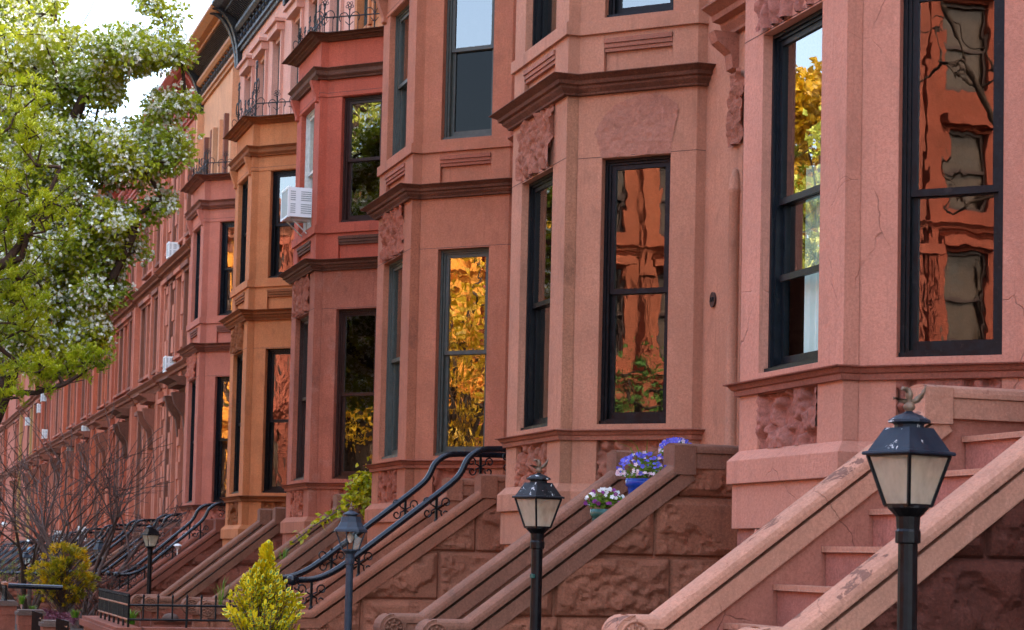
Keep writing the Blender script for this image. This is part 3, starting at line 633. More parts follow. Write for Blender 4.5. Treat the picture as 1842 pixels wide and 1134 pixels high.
    for x in (xn+da-.10, xn+db+.10):
        ds.lathe((x, YF-.03, dz0-.1), [(.085, 0), (.085, .12), (.06, .14), (.055, zc-dz0), (.075, zc-dz0+.03), (.06, zc-dz0+.06), (.05, zc-dz0+.14), (.02, zc-dz0+.24)], 12); ds.cut()
    ds.build_pieces('door_column', M[m.get('front', m['lower'])], root, True)
    rb = MB(); rb.rough((xn+da-.25, YF), (1, 0), (0, -1), 0, .30, dz1+.02, dz1+.72, drapery(C+9, .06), .03, d0=.03); rb.cut()
    rb.rough((xn+db-.05, YF), (1, 0), (0, -1), 0, .30, dz1+.02, dz1+.72, drapery(C+4, .06), .03, d0=.03); rb.build_pieces('rough_bracket_stone', M[m['rough']], root)
    hd = MB(); hd.sweep([(xn+.05, YF), (xn+db+.34, YF)], BELT(dz1+1.1, dz1+1.38, .3)); hd.build('door_hood', trim, root)
    cs = MB()
    for x in (xn+.12, xn+db+.12):
        cs.prism_x([(YF, dz1+.74), (YF-.06, dz1+.76), (YF-.08, dz1+.9), (YF-.22, dz1+1.0), (YF-.26, dz1+1.098), (YF, dz1+1.098)], x, x+.16); cs.cut()
    cs.build_pieces('hood_console', trim, root)
    d = MB(); d.obox((xn+da, YF), (1, 0), (0, 1), .0, db-da, .42, .48, dz0, dz1-.5)
    for k in (0, 1):
        for z in (.2, 1.2): d.obox((xn+da, YF), (1, 0), (0, 1), .12+k*.62, .60+k*.62, .405, .421, dz0+z, dz0+z+.85)
    dr = d.build('door', M['brownwood'], root)
    hn = MB(); hn.lathe((xn+da+.72, YF+.39, dz0+1.05), [(.01, 0), (.03, .02), (.03, .04), (.01, .06)], 8); hn.build('handle', M['brass'], dr)
    tr = MB(); tr.quad((xn+da, YF+.44, dz1-.48), (xn+da, YF+.44, dz1), (xn+db, YF+.44, dz1), (xn+db, YF+.44, dz1-.48)); tr.build('transom_pane', M['glass'], root)
    # shell behind the front (keeps the rooms dark)
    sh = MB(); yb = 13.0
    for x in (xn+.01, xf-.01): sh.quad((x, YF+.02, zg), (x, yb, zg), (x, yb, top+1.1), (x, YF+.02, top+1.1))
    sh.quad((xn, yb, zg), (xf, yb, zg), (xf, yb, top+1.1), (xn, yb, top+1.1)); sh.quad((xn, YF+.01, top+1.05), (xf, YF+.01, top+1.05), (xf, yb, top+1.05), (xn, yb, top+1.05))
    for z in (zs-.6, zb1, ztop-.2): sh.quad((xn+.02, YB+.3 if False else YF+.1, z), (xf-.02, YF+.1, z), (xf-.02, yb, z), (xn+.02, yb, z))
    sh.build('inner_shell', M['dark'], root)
    # windows
    wm = [M[k] for k in wins['mats']]
    kw = wins.get('kw', [{}, {}, {}, {}])
    window(root, p1, t1, n1, wo[0], wo[1], w1a, w1b, wm[0], **{**dict(rec=.09), **kw[0]})
    window(root, p3, t3, n3, FS, FE, w1a, w1b, wm[1], **{**dict(rec=.09), **kw[1]})
    window(root, p1, t1, n1, wo[0], wo[1], w2a, w2b, wm[2], **{**dict(rec=.09), **kw[2]})
    window(root, p3, t3, n3, FS, FE, w2a, w2b, wm[3], **{**dict(rec=.09), **kw[3]})
    roof_cornice(root, xn+.002, xf-.002, top, top+1.15, YF, .7, M[m.get('rc', 'black_metal')], M[m.get('rcf', 'black_metal')])
    return root, dict(P=P, ztop=ztop, xn=xn, xf=xf, zs=zs, w2a=w2a, w2b=w2b)

def bay_railing(root, info, C, tall=True):
    """wrought iron cresting with flower heads on top of the bay"""
    z0 = info['ztop']-.03; P = info['P']; mb = MB(); path = [(C-.86, 7.55), (C-.06, 6.52), (C+1.83, 6.52), (C+2.63, 7.55)]
    for i in range(3):
        a, b_ = Vector(path[i]), Vector(path[i+1]); L = (b_-a).length
        for z in (.06, .30): mb.tube([(a.x, a.y, z0+z), (b_.x, b_.y, z0+z)], .012, 5)
        n = max(2, int(L/.33))
        for k in range(n+1):
            q = a+(b_-a)*k/n; t = (b_-a)/L
            tall_ = tall and (k == 0 and i == 1 or k == n and i == 1); H = .95 if tall_ else .42+.08*(k % 2)
            mb.tube([(q.x, q.y, z0), (q.x, q.y, z0+H)], .016 if tall_ else .010, 5)
            s_ = 1.5 if tall_ else 1.0
            for sg in (-1, 1):
                pts = []
                for j in range(9):
                    an = j/8*PI*1.25; rr_ = .10*s_*(1-.45*j/8)
                    pts.append((q.x+t.x*sg*(.11*s_-rr_*math.cos(an)+.0), q.y+t.y*sg*(.11*s_-rr_*math.cos(an)), z0+H*.62+rr_*math.sin(an)*1.2))
                mb.tube(pts, .008*s_, 4)
                mb.tube([(q.x, q.y, z0+H*.35), (q.x+t.x*sg*.07*s_, q.y+t.y*sg*.07*s_, z0+H*.5)], .007*s_, 4)
            for (dx, dz) in ((0, 0), (.045, .03), (-.045, .03), (.028, .085), (-.028, .085), (0, .05)):
                cx = [(q.x+t.x*(dx*s_+.022*s_*math.cos(j*PI/4)), q.y+t.y*(dx*s_+.022*s_*math.cos(j*PI/4)), z0+H+dz*s_+.022*s_*math.sin(j*PI/4)) for j in range(9)]
                mb.tube(cx, .006*s_, 4, False)
            if k < n:
                for f in (.33, .66):
                    q2 = a+(b_-a)*(k+f)/n; mb.tube([(q2.x, q2.y, z0+.06), (q2.x, q2.y, z0+.30)], .007, 4)
    mb.build('iron_cresting', M['oldiron'], root)

# C, near party line, sill, belt
H = [
 dict(C=12.707, xn=9.35, zs=1.296, belt=(4.72, 4.93)), dict(C=18.79, xn=15.385, zs=1.166, belt=(4.632, 4.83)), dict(C=24.848, xn=21.47, zs=1.10, belt=(4.58, 4.76)),
 dict(C=30.736, xn=27.53, zs=.98, belt=(4.41, 4.585)), dict(C=36.62, xn=33.42, zs=.90, belt=(4.25, 4.45)), dict(C=42.26, xn=39.30, zs=.83, belt=(4.18, 4.36))]
G0 = 'bay fronted brownstones in the near row'
h1, i1 = bay_house(m=dict(lower='pink', upper='pink', trim='pink_trim', belt='pink_trim', base='pink_rough', rough='pink_rough', front='pink'),
    label='pale pink painted bay fronted brownstone, nearest of the row, with black framed windows', group=G0,
    wins=dict(mats=['black', 'blackblue', 'black', 'black'], kw=[dict(gl=('dim_glass', 'dim_glass'), rail=.44), dict(gl=('glass2', 'glass2'), rail=.5, curtain=.6, half=True, open_=True), {}, {}]), **H[0])
h2, i2 = bay_house(m=dict(lower='tan', upper='tan', trim='tan_rough', belt='trim_dark', pm='tan_rough', base='tan', rough='tan_rough', patch=True),
    label='tan brownstone bay house with an oval 671 number plaque and worn lintel patch', group=G0,
    wins=dict(mats=['black', 'black', 'black', 'black'], kw=[dict(gl=('dim_glass', 'dim_glass')), dict(gl=('glass', 'glass')), dict(gl=('glass2', 'glass2')), dict(gl=('glass2', 'glass2'))]), **H[1])
h3, i3 = bay_house(m=dict(lower='salmon', upper='salmon', trim='salmon_rough', belt='trim_dark', pm='salmon_rough', base='salmon', rough='salmon_rough'),
    label='salmon brownstone bay house with grey green window frames, behind the stoop with heavy black handrails', group=G0,
    wins=dict(mats=['greygreen']*4, kw=[dict(gl=('glass_b', 'glass_w')), {}, dict(gl=('glass2', 'screen'), rail=.6), {}]), **H[2])
h4, i4 = bay_house(m=dict(lower='brown', upper='red', trim='salmon_rough', belt='trim_dark', base='red', rough='brown', ledge='salmon', third='orange', rc='ochre_metal'),
    label='bay house with bright red upper floor over a weathered brown parlour floor', group=G0,
    wins=dict(mats=['brownwood', 'brownwood', 'brownwood', 'whitewood'], kw=[dict(gl=('glass_b', 'glass_b')), dict(gl=('glass2', 'glass2'), blind=.9), dict(gl=('glass_b', 'glass_b')), dict(blind=.95)]), z3=(11.3, (28.6, 31.0, 32.2), 8.9, 10.3), **H[3])
h5, i5 = bay_house(m=dict(lower='orange', upper='orange', trim='trim_orange', belt='trim_orange', base='orange', rough='trim_orange', third='third'),
    label='orange ochre painted bay house with iron cresting on its bay', group=G0,
    wins=dict(mats=['black', 'black', 'black', 'black'], kw=[dict(gl=('glass_w', 'glass_w')), {}, dict(gl=('glass_w', 'glass_b')), {}]), z3=(11.35, (34.4, 36.3, 37.9), 8.9, 10.45), **H[4])
h6, i6 = bay_house(m=dict(lower='mauve', upper='mauve', trim='trim_mauve', belt='trim_mauve', base='mauve', rough='mauve', third='third'),
    label='dusky mauve painted bay house, farthest of the bay fronted houses', group=G0,
    wins=dict(mats=['blackblue', 'blackblue', 'blackblue', 'blackblue'], kw=[dict(gl=('glass_w', 'glass_b')), {}, dict(gl=('glass_w', 'glass_b')), {}]), z3=(11.3, (39.9, 41.6, 43.2), 8.9, 10.5), **H[5])
for C_, xn_, lab in ((6.62, 3.27, 'rose brownstone bay house outside the picture at the right edge, added to shade the nearest stoop'), (.55, -2.80, 'tan brownstone bay house beside the viewer, outside the picture, added to block the sun')):
    bay_house(C=C_, xn=xn_, zs=1.38, belt=(4.80, 5.0), m=dict(lower='pink' if C_ > 3 else 'tan', upper='pink', trim='pink_trim', belt='pink_trim', base='pink_rough', rough='pink_rough'), label=lab, group=G0, wins=dict(mats=['black']*4))  # unseen houses added to keep direct sun off the nearest stoop
bay_railing(h4, i4, 30.736, False); bay_railing(h5, i5, 36.62); bay_railing(h6, i6, 42.26, False)

# oval number plaque 671 beside the door of the tan house
pl = MB(); k = 28
ring = [(17.62+.058*math.cos(2*PI*i/k), 2.502+.072*math.sin(2*PI*i/k)) for i in range(k)]
pl.add([(x, YF-.02, z) for x, z in ring]+[(x, YF+.01, z) for x, z in ring], [tuple(range(k))]+[(i, (i+1) % k, k+(i+1) % k, k+i) for i in range(k)])
pl.tube([(x, YF-.02, z) for x, z in ring]+[(ring[0][0], YF-.02, ring[0][1])], .004, 5, False)
plo = pl.build('number_plaque', M['plaque'], h2)
def text_mesh(s, size, name, mat, mw, parent, ext=.004):
    cu = bpy.data.curves.new(name, 'FONT'); cu.body = s; cu.size = size; cu.extrude = ext; cu.align_x = 'CENTER'; cu.align_y = 'CENTER'
    tmp = bpy.data.objects.new(name, cu); me = bpy.data.meshes.new_from_object(tmp); bpy.data.objects.remove(tmp)
    o = bpy.data.objects.new(name, me); COL.objects.link(o); me.materials.append(mat)
    o3 = Vector((0, 0, 0)); p = parent
    while p is not None: o3 += p.location; p = p.parent
    me.transform(Matrix.Translation(-o3) @ mw); o.parent = parent; return o
# letters stand upright and read from the street (towards -Y)
rotm = Matrix.Translation(W((17.62, YF-.024, 2.502))) @ Matrix.Rotation(PI/2, 4, 'X')
text_mesh('671', .062, 'number', M['oldiron'], rotm, plo)

# ---------------------------------------------------------------- flat-fronted houses farther down the row
def flat_house(x0, x1, zo, m, label, group, style=0, rcm='ochre_metal', band=False, pm=None):
    root = thing('brownstone_house', ((x0+x1)/2, 7.6, ground(x0)), label, 'house', group)
    wm, tm = M[m], M['far_trim']; Lh = x1-x0; zg = ground(x0)-.3; Y = 7.63; top = 11.25+zo
    fl = ((1.0+zo, 3.9+zo), (5.25+zo, 7.2+zo), (8.35+zo, 10.2+zo))
    ws = [.55, 2.25, 3.5] if style != 1 else [.6, 2.0, 3.15, 4.3]
    ws = [a for a in ws if a+.8 < Lh-.2]
    w = MB(); ops = []
    for fi, (a, b_) in enumerate(fl):
        for k, s0 in enumerate(ws):
            if fi == 0 and k == 0: ops.append((s0-.15, s0+.95, zo-.1, b_-.2, .4))
            else: ops.append((s0, s0+.78, a, b_, .25))
    wall_face(w, (x0, Y), (x1, Y), zg, top+1.2, ops)
    w.build('wall', wm, root)
    for fi, (a, b_) in enumerate(fl):
        for k, s0 in enumerate(ws):
            if fi == 0 and k == 0:
                d = MB(); d.obox((x0, Y), (1, 0), (0, 1), s0-.14, s0+.94, .3, .36, zo-.1, b_-.21); d.build('door', M['brownwood'], root)
                continue
            q = MB()
            for (u0, u1, z0, z1) in ((s0+.01, s0+.07, a, b_), (s0+.71, s0+.77, a, b_), (s0+.07, s0+.71, a, a+.07), (s0+.07, s0+.71, b_-.07, b_), (s0+.07, s0+.71, (a+b_)/2-.03, (a+b_)/2+.03)):
                q.obox((x0, Y), (1, 0), (0, 1), u0, u1, .1, .16, z0+.001, z1-.001)
            wo = q.build('window', M['black'], root)
            g = MB(); g.quad((x0+s0+.05, Y+.13, a+.05), (x0+s0+.05, Y+.13, b_-.05), (x0+s0+.73, Y+.13, b_-.05), (x0+s0+.73, Y+.13, a+.05)); g.build('pane', M['glass2'], wo)
            sr = MB()                                               # raised surround, jamb pilasters and hood
            sr.obox((x0+s0, Y), (1, 0), (0, -1), -.17, -.01, 0, .10, a-.12, b_+.02); sr.obox((x0+s0, Y), (1, 0), (0, -1), .79, .95, 0, .10, a-.12, b_+.02)
            if fi < 2: sr.obox((x0+s0, Y), (1, 0), (0, -1), -.24, 1.02, 0, .20, b_+.12, b_+.24); sr.obox((x0+s0, Y), (1, 0), (0, -1), -.19, .97, 0, .12, b_+.021, b_+.119)
            sr.obox((x0+s0, Y), (1, 0), (0, -1), -.2, .98, 0, .13, a-.2, a-.121)
            sr.build('window_surround', wm if k % 2 else tm, root)
    pil = MB()
    for s0 in ((.05, Lh-.3) if style != 2 else (.05, 1.65, Lh-.3)):
        for (a, b_) in ((zo-.3, 4.4+zo), (4.95+zo, 7.45+zo), (7.85+zo, 11.0+zo)): pil.obox((x0, Y), (1, 0), (0, -1), s0, s0+.25, 0, .16, a, b_)
        pil.cut()
    if band:                                                         # alternating raised blocks
        for s0 in (1.45, 3.05, 4.32):
            for j in range(26): pil.obox((x0, Y), (1, 0), (0, -1), s0, s0+.42, 0, .07+.05*(j % 2), zo-.3+j*.43, zo-.3+j*.43+.43)
            pil.cut()
    pil.build_pieces('pilaster', M[pm] if pm else wm, root)
    bc = MB(); bc.sweep([(x0+.002, Y), (x1-.002, Y)], BELT(7.5+zo, 7.78+zo, .34)); bc.cut(); bc.sweep([(x0+.002, Y), (x1-.002, Y)], BELT(4.5+zo, 4.85+zo, .30)); bc.cut(); bc.sweep([(x0+.002, Y), (x1-.002, Y)], [(-.02, zo+.6), (.1, zo+.6), (.14, zo+.72), (-.02, zo+.74)])
    bc.build_pieces('belt_cornice', tm, root)
    hd = MB(); s0 = ws[0]
    hd.sweep([(x0+s0-.4, Y), (x0+s0+1.2, Y)], BELT(4.0+zo, 4.42+zo, .62))
    for s1 in (-.34, .94): hd.prism_x([(Y, 2.9+zo), (Y-.14, 2.95+zo), (Y-.2, 3.4+zo), (Y-.42, 3.7+zo), (Y-.5, 3.995+zo), (Y, 3.995+zo)], x0+s0+s1, x0+s0+s1+.22)
    hd.build('door_hood', M['trim_dark'] if style == 1 else tm, root)
    roof_cornice(root, x0+.002, x1-.002, top, top+1.15, Y, .72, M[rcm], M['sooty_metal'] if rcm == 'ochre_metal' else M[rcm])
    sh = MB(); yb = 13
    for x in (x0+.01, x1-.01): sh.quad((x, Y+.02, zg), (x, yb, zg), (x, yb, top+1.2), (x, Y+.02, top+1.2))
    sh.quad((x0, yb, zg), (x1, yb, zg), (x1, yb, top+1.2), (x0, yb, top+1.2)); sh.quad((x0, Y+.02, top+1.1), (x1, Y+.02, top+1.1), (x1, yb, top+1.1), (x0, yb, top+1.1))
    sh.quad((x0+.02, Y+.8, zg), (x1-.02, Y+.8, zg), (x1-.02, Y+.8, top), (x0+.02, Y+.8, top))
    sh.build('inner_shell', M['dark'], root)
    return root
G1 = 'flat fronted brownstones farther down the row'
xs = [44.945, 50.45, 56.2, 62.0, 67.8, 73.6, 79.4, 85.2, 91.0, 96.5, 101.5, 111.0, 124.0, 138.0, 156.0]
spec = [('far_a', 'ochre_metal', 0, False, 'flat fronted pale pink brownstone with ochre roof cornice, next after the mauve bay house'),
        ('far_b', 'red_metal', 1, True, 'flat fronted rose brownstone with alternating raised blocks and a dark overhanging door hood'),
        ('far_b', 'ochre_metal', 2, False, 'flat fronted rose brownstone with pilasters, just beyond the house with the dark door hood'),
        ('far_c', 'red_metal', 1, False, 'red flat fronted brownstone with the second dark overhanging door hood down the row'),
        ('far_d', 'ochre_metal', 0, False, 'coral flat fronted brownstone behind the bare grey tree'),
        ('far_c', 'red_metal', 2, False, 'red flat fronted brownstone with a white air conditioner low beside its stoop'),
        ('far_d', 'ochre_metal', 0, False, 'coral flat fronted brownstone with a white air conditioner in its upper window'),
        ('far_b', 'red_metal', 1, False, 'distant rose brownstone just short of the red houses by the ochre front'),
        ('far_c', 'ochre_metal', 0, False, 'distant red brownstone two houses before the ochre fronted one'),
        ('far_d', 'red_metal', 2, False, 'distant coral brownstone with stacked white air conditioners, beside the ochre front'),
        ('far_c', 'ochre_metal', 2, False, 'dark red house front with ochre sandstone pilasters at the far end of the row'),
        ('far_c', 'red_metal', 0, False, 'dark red house just beyond the ochre pilastered fronts'),
        ('far_b', 'ochre_metal', 1, False, 'rose house near the end of the row at the left edge'), ('far_c', 'red_metal', 2, False, 'last red house of the row at the left edge')]
for i, (mm, rc, stl, bd, lab) in enumerate(spec):
    flat_house(xs[i], xs[i+1], -.013*(xs[i]-45)*.6, mm, lab, G1, stl, rc, bd, 'far_e' if 'ochre sandstone' in lab else None)

# ---------------------------------------------------------------- stoops
def sweep_yz(mb, pts, prof):
    """cross-section (x, d) carried along a polyline in the y-z plane; d is measured off the line"""
    P = [Vector(p) for p in pts]; N = []
    for i in range(len(P)-1):
        t = (P[i+1]-P[i]).normalized(); N.append(Vector((-t.y, t.x)))
    M_ = []
    for i in range(len(P)):
        if i == 0: M_.append(N[0])
        elif i == len(P)-1: M_.append(N[-1])
        else: M_.append((N[i-1]+N[i])/(1+N[i-1].dot(N[i])))
    k = len(prof); v = []
    for i, p in enumerate(P):
        for (x, d) in prof: q = p+M_[i]*d; v.append((x, q.x, q.y))
    fs = [(i*k+j, i*k+(j+1) % k, (i+1)*k+(j+1) % k, (i+1)*k+j) for i in range(len(P)-1) for j in range(k)]
    mb.add(v, fs+[tuple(range(k)), tuple(range((len(P)-1)*k, len(P)*k))])
def scroll(mb, x, y, z, r, sg, sz, n=14, tr=.009, plane='y'):
    pts = []
    for j in range(n+1):
        an = j/n*PI*2.6; rr = r*(1-.75*j/n)
        pts.append((x, y+sg*(r-rr*math.cos(an)), z+sz*rr*math.sin(an)))
    mb.tube(pts, tr, 5)
def handrail(root, x, pts, posts, r=.042, curl=True, mat='railpaint'):
    """heavy rail following (y, z) points, standing on scrolled iron posts (y, base z, top z)"""
    P = []; 
    for i in range(len(pts)-1):
        a, b_ = Vector(pts[i]), Vector(pts[i+1]); n = 4
        for k in range(n): P.append(a+(b_-a)*k/n)
    P.append(Vector(pts[-1]))
    for _ in range(2): P = [P[0]]+[(P[i-1]+P[i]*2+P[i+1])/4 for i in range(1, len(P)-1)]+[P[-1]]
    mb = MB(); mb.tube([(x, p.x, p.y) for p in P], r, 10)
    if curl: mb.lathe((x, pts[0][0]-.01, pts[0][1]-.055), [(.03, 0), (.062, .02), (.062, .09), (.03, .11)], 10)
    mb.build('handrail', M[mat], root, True)
    for (y, z0, z1) in posts:
        m = MB(); m.obox((x, y), (1, 0), (0, 1), -.014, .014, -.014, .014, z0, z1)
        m.lathe((x, y, z0), [(.028, 0), (.028, .02), (.018, .05)], 8)
        h = z1-z0
        for sg in (-1, 1):
            for zc, k_ in ((.34, 1.0), (.72, 1.1)):                       # a curl at each end of every C-scroll
                R0 = .058*k_; pts = [(x, y, z0+h*.52), (x, y+sg*.05, z0+h*(.52+(zc-.52)*.5))]
                for q in range(13):
                    an = -PI*.15+q/12*PI*2.1; r_ = R0*(1-.055*q)
                    pts.append((x, y+sg*(.105*k_-r_*math.cos(an)*.9), z0+h*zc+(1 if zc > .5 else -1)*r_*math.sin(an)))
                m.tube(pts, .0095, 5)
        m.build('scrolled_post', M['iron'], root)
def stoop(xn, xf, land, s1, s0, yend, cop, side, label, wallm=None, rail=None, seed=1, course=.5, group='stoops of the near row', simple=False):
    zg = ground(xn)-.12
    root = thing('stoop', ((xn+xf)/2+.1, 6, ground(xn)), label, 'stoop', group)
    y1, z1 = s1; y0, z0 = s0; sl_ = (z1-z0)/(y1-y0); YE = YF-.012
    wallm = wallm or cop
    def top(y): return z0 if y < y0 else (z0+sl_*(y-y0) if y < y1 else land)
    for wi, x in enumerate((xn, xf)):
        c_ = MB(); w = .25
        arc = [(x+w/2-(w/2)*math.cos(PI*k/8)*1.0, -.05+.053*math.sin(PI*k/8)**.7) for k in range(9)]
        prof = [(x+.0, -.082)]+arc+[(x+w, -.082)]
        sweep_yz(c_, [(yend+.06, z0), (y0, z0), (y1, z1)], prof)
        sweep_yz(c_, [(y1-.02, land), (YE, land)], prof)
        c_.obox((x, y1), (1, 0), (0, 1), -.004, w+.004, -.03, .17, z1-.1, land-.02)
        # rounded front end
        c_.add([(xx, yend+.085-.125*math.sin(PI*k/10), z0-.125+.125*math.cos(PI*k/10)) for xx in (x-.004, x+w+.004) for k in range(11)],
               [tuple(range(11)), tuple(range(11, 22))]+[(k, k+1, 12+k, 11+k) for k in range(10)])
        c_.obox((x, yend), (1, 0), (0, 1), -.003, w+.003, .085, .2, z0-.25, z0-.08)
        c_.build('coping', M[cop], root)
        f = MB(); g = .017
        fp = lambda d: [(x+g, -.20), (x+g, -.085), (x+w-g, -.085), (x+w-g, -.20)]
        sweep_yz(f, [(yend+.09, z0), (y0+.04, z0), (y1+.06, z1+.02)], fp(0)); sweep_yz(f, [(y1+.02, land), (YE, land)], [(x+g-.003, -.215), (x+g-.003, -.084), (x+w-g, -.084), (x+w-g, -.215)])
        f.build('fascia', M[cop], root)
        b_ = MB(); e = .05
        b_.prism_x([(yend+.13, zg), (yend+.13, z0-.15), (y0+.05, z0-.15), (y1+.05, z1-.15), (y1+.09, land-.15), (YE-.002, land-.15), (YE-.002, zg)], x+e+(.08 if wi == 0 else 0), x+w-.03)
        b_.build('side_wall', M[wallm], root)
        if not simple:
            r_ = MB()
            for rad, tr in ((.09, .012), (.03, .012)):
                r_.tube([(x-.008, yend+.085+rad*math.cos(2*PI*k/16), z0-.125+rad*math.sin(2*PI*k/16)) for k in range(17)], tr, 5, False)
            for k in range(8):
                an = 2*PI*k/8; r_.tube([(x-.006, yend+.085+.035*math.cos(an), z0-.125+.035*math.sin(an)), (x-.014, yend+.085+.06*math.cos(an), z0-.125+.06*math.sin(an)), (x-.006, yend+.085+.08*math.cos(an), z0-.125+.08*math.sin(an))], [.006, .014, .006], 5)
            r_.build('rosette', M[cop], root)
        if wi == 0:
            s_ = MB(); s_.rough((x+e+.02, 0), (0, 1), (-1, 0), yend+.14, YE, zg, land-.1, rockface(seed, course, 1.05, .07, zg), (.017 if xn < 20 else .024) if xn < 25 else .05,
                                keep=lambda a, z: z < (top(a)-.19 if a > y0 else z0-.19))
            s_.build('rough_stone_face', M[side], root, False)
    st = MB(); zl = land-.36; pts = [(YE-.004, zl)]; k = 0; rise = .24
    z = zl
    while z > zg+.1:
        yk = y0+(z+.42-z0)/sl_
        td = MB(); td.box(xn+.228, xf+.043, yk-.03, yk+.10, z-.001, z+.035); td.build('tread', M[cop], root)
        pts.append((yk-.0, z)); z -= rise; pts.append((yk, max(z, zg)))
    pts.append((YE-.004, zg))
    st.prism_x(pts, xn+.225, xf+.045)
    st.build('steps', M['step'], root)
    if rail:
        for x in (xn+.125, xf+.125):
            rr = [(y0-.19, z0+.33), (y0+.06, z0+.34), (y0+.3, z0+.44), (y0+(y1-y0)*.5, z0+.44+(z1+.09-z0-.44)*(y0+(y1-y0)*.5-y0-.3)/(y1-.6-y0)), (y1-.30, z1+.09), (y1-.22, z1+.20), (y1-.16, z1+.35), (y1-.01, land+.29), (y1+.3, land+.30), (YE-.02, land+.30)]
            posts = [(y0+.02, z0, z0+.32)]
            npst = rail
            for q in range(npst):
                y = y0+(y1-y0)*(q+.62)/(npst+.2); posts.append((y, top(y)-.03, top(y)+.30))
            posts.append((y1+.42, land-.01, land+.29))
            handrail(root, x, rr, posts, r=.037 if not simple else .032)
    return root
stoop(9.32, 11.2, 1.15, (6.335, .998), (4.53, -.335), 4.29, 'stoop_pink', 'stoop_wine', 'pink painted stoop with peeling copings, nearest the viewer at the right', 'stoop_pink_side', seed=3)
stoop(15.8, 17.2, 1.0, (6.53, .83), (4.70, -.53), 4.35, 'stoop_brown', 'stoop_dark', 'weathered brown stoop with flower pots on its steps, below the 671 plaque', 'stoop_brown', seed=5, course=.52)
stoop(21.9, 23.3, .935, (6.66, .76), (4.70, -.65), 4.35, 'stoop_salmon', 'stoop_salmon', 'salmon brown stoop with thick glossy black handrails on scrolled posts, nearest of the railed ones', 'stoop_salmon', rail=2, seed=8, course=.55)
stoop(27.75, 29.15, .87, (6.62, .70), (4.80, -.70), 4.4, 'stoop_brown', 'stoop_salmon', 'brown stoop overgrown with ivy at its top landing', 'stoop_salmon', seed=11)
stoop(33.5, 34.9, .74, (6.55, .56), (4.83, -.80), 4.38, 'stoop_brown', 'stoop_red', 'brown stoop without handrails in front of the orange bay house', 'stoop_red', seed=13)
stoop(39.3, 40.7, .62, (6.5, .44), (4.8, -.86), 4.35, 'stoop_red', 'stoop_red', 'dark red stoop with slim black handrails in front of the mauve bay house', 'stoop_red', rail=3, seed=17, simple=True)
for i in range(len(spec)-2):
    x = xs[i]+.35; dz = -.013*(x-40)
    stoop(x, x+1.35, .55+dz, (6.5, .40+dz), (4.75, -.90+dz), 4.35, 'stoop_brown' if i % 2 else 'stoop_red', 'stoop_red',
          'far stoop with thin black handrails, beyond the railed stoop of the mauve bay house', rail=3, seed=20+i, simple=True, group='far stoops with black handrails')

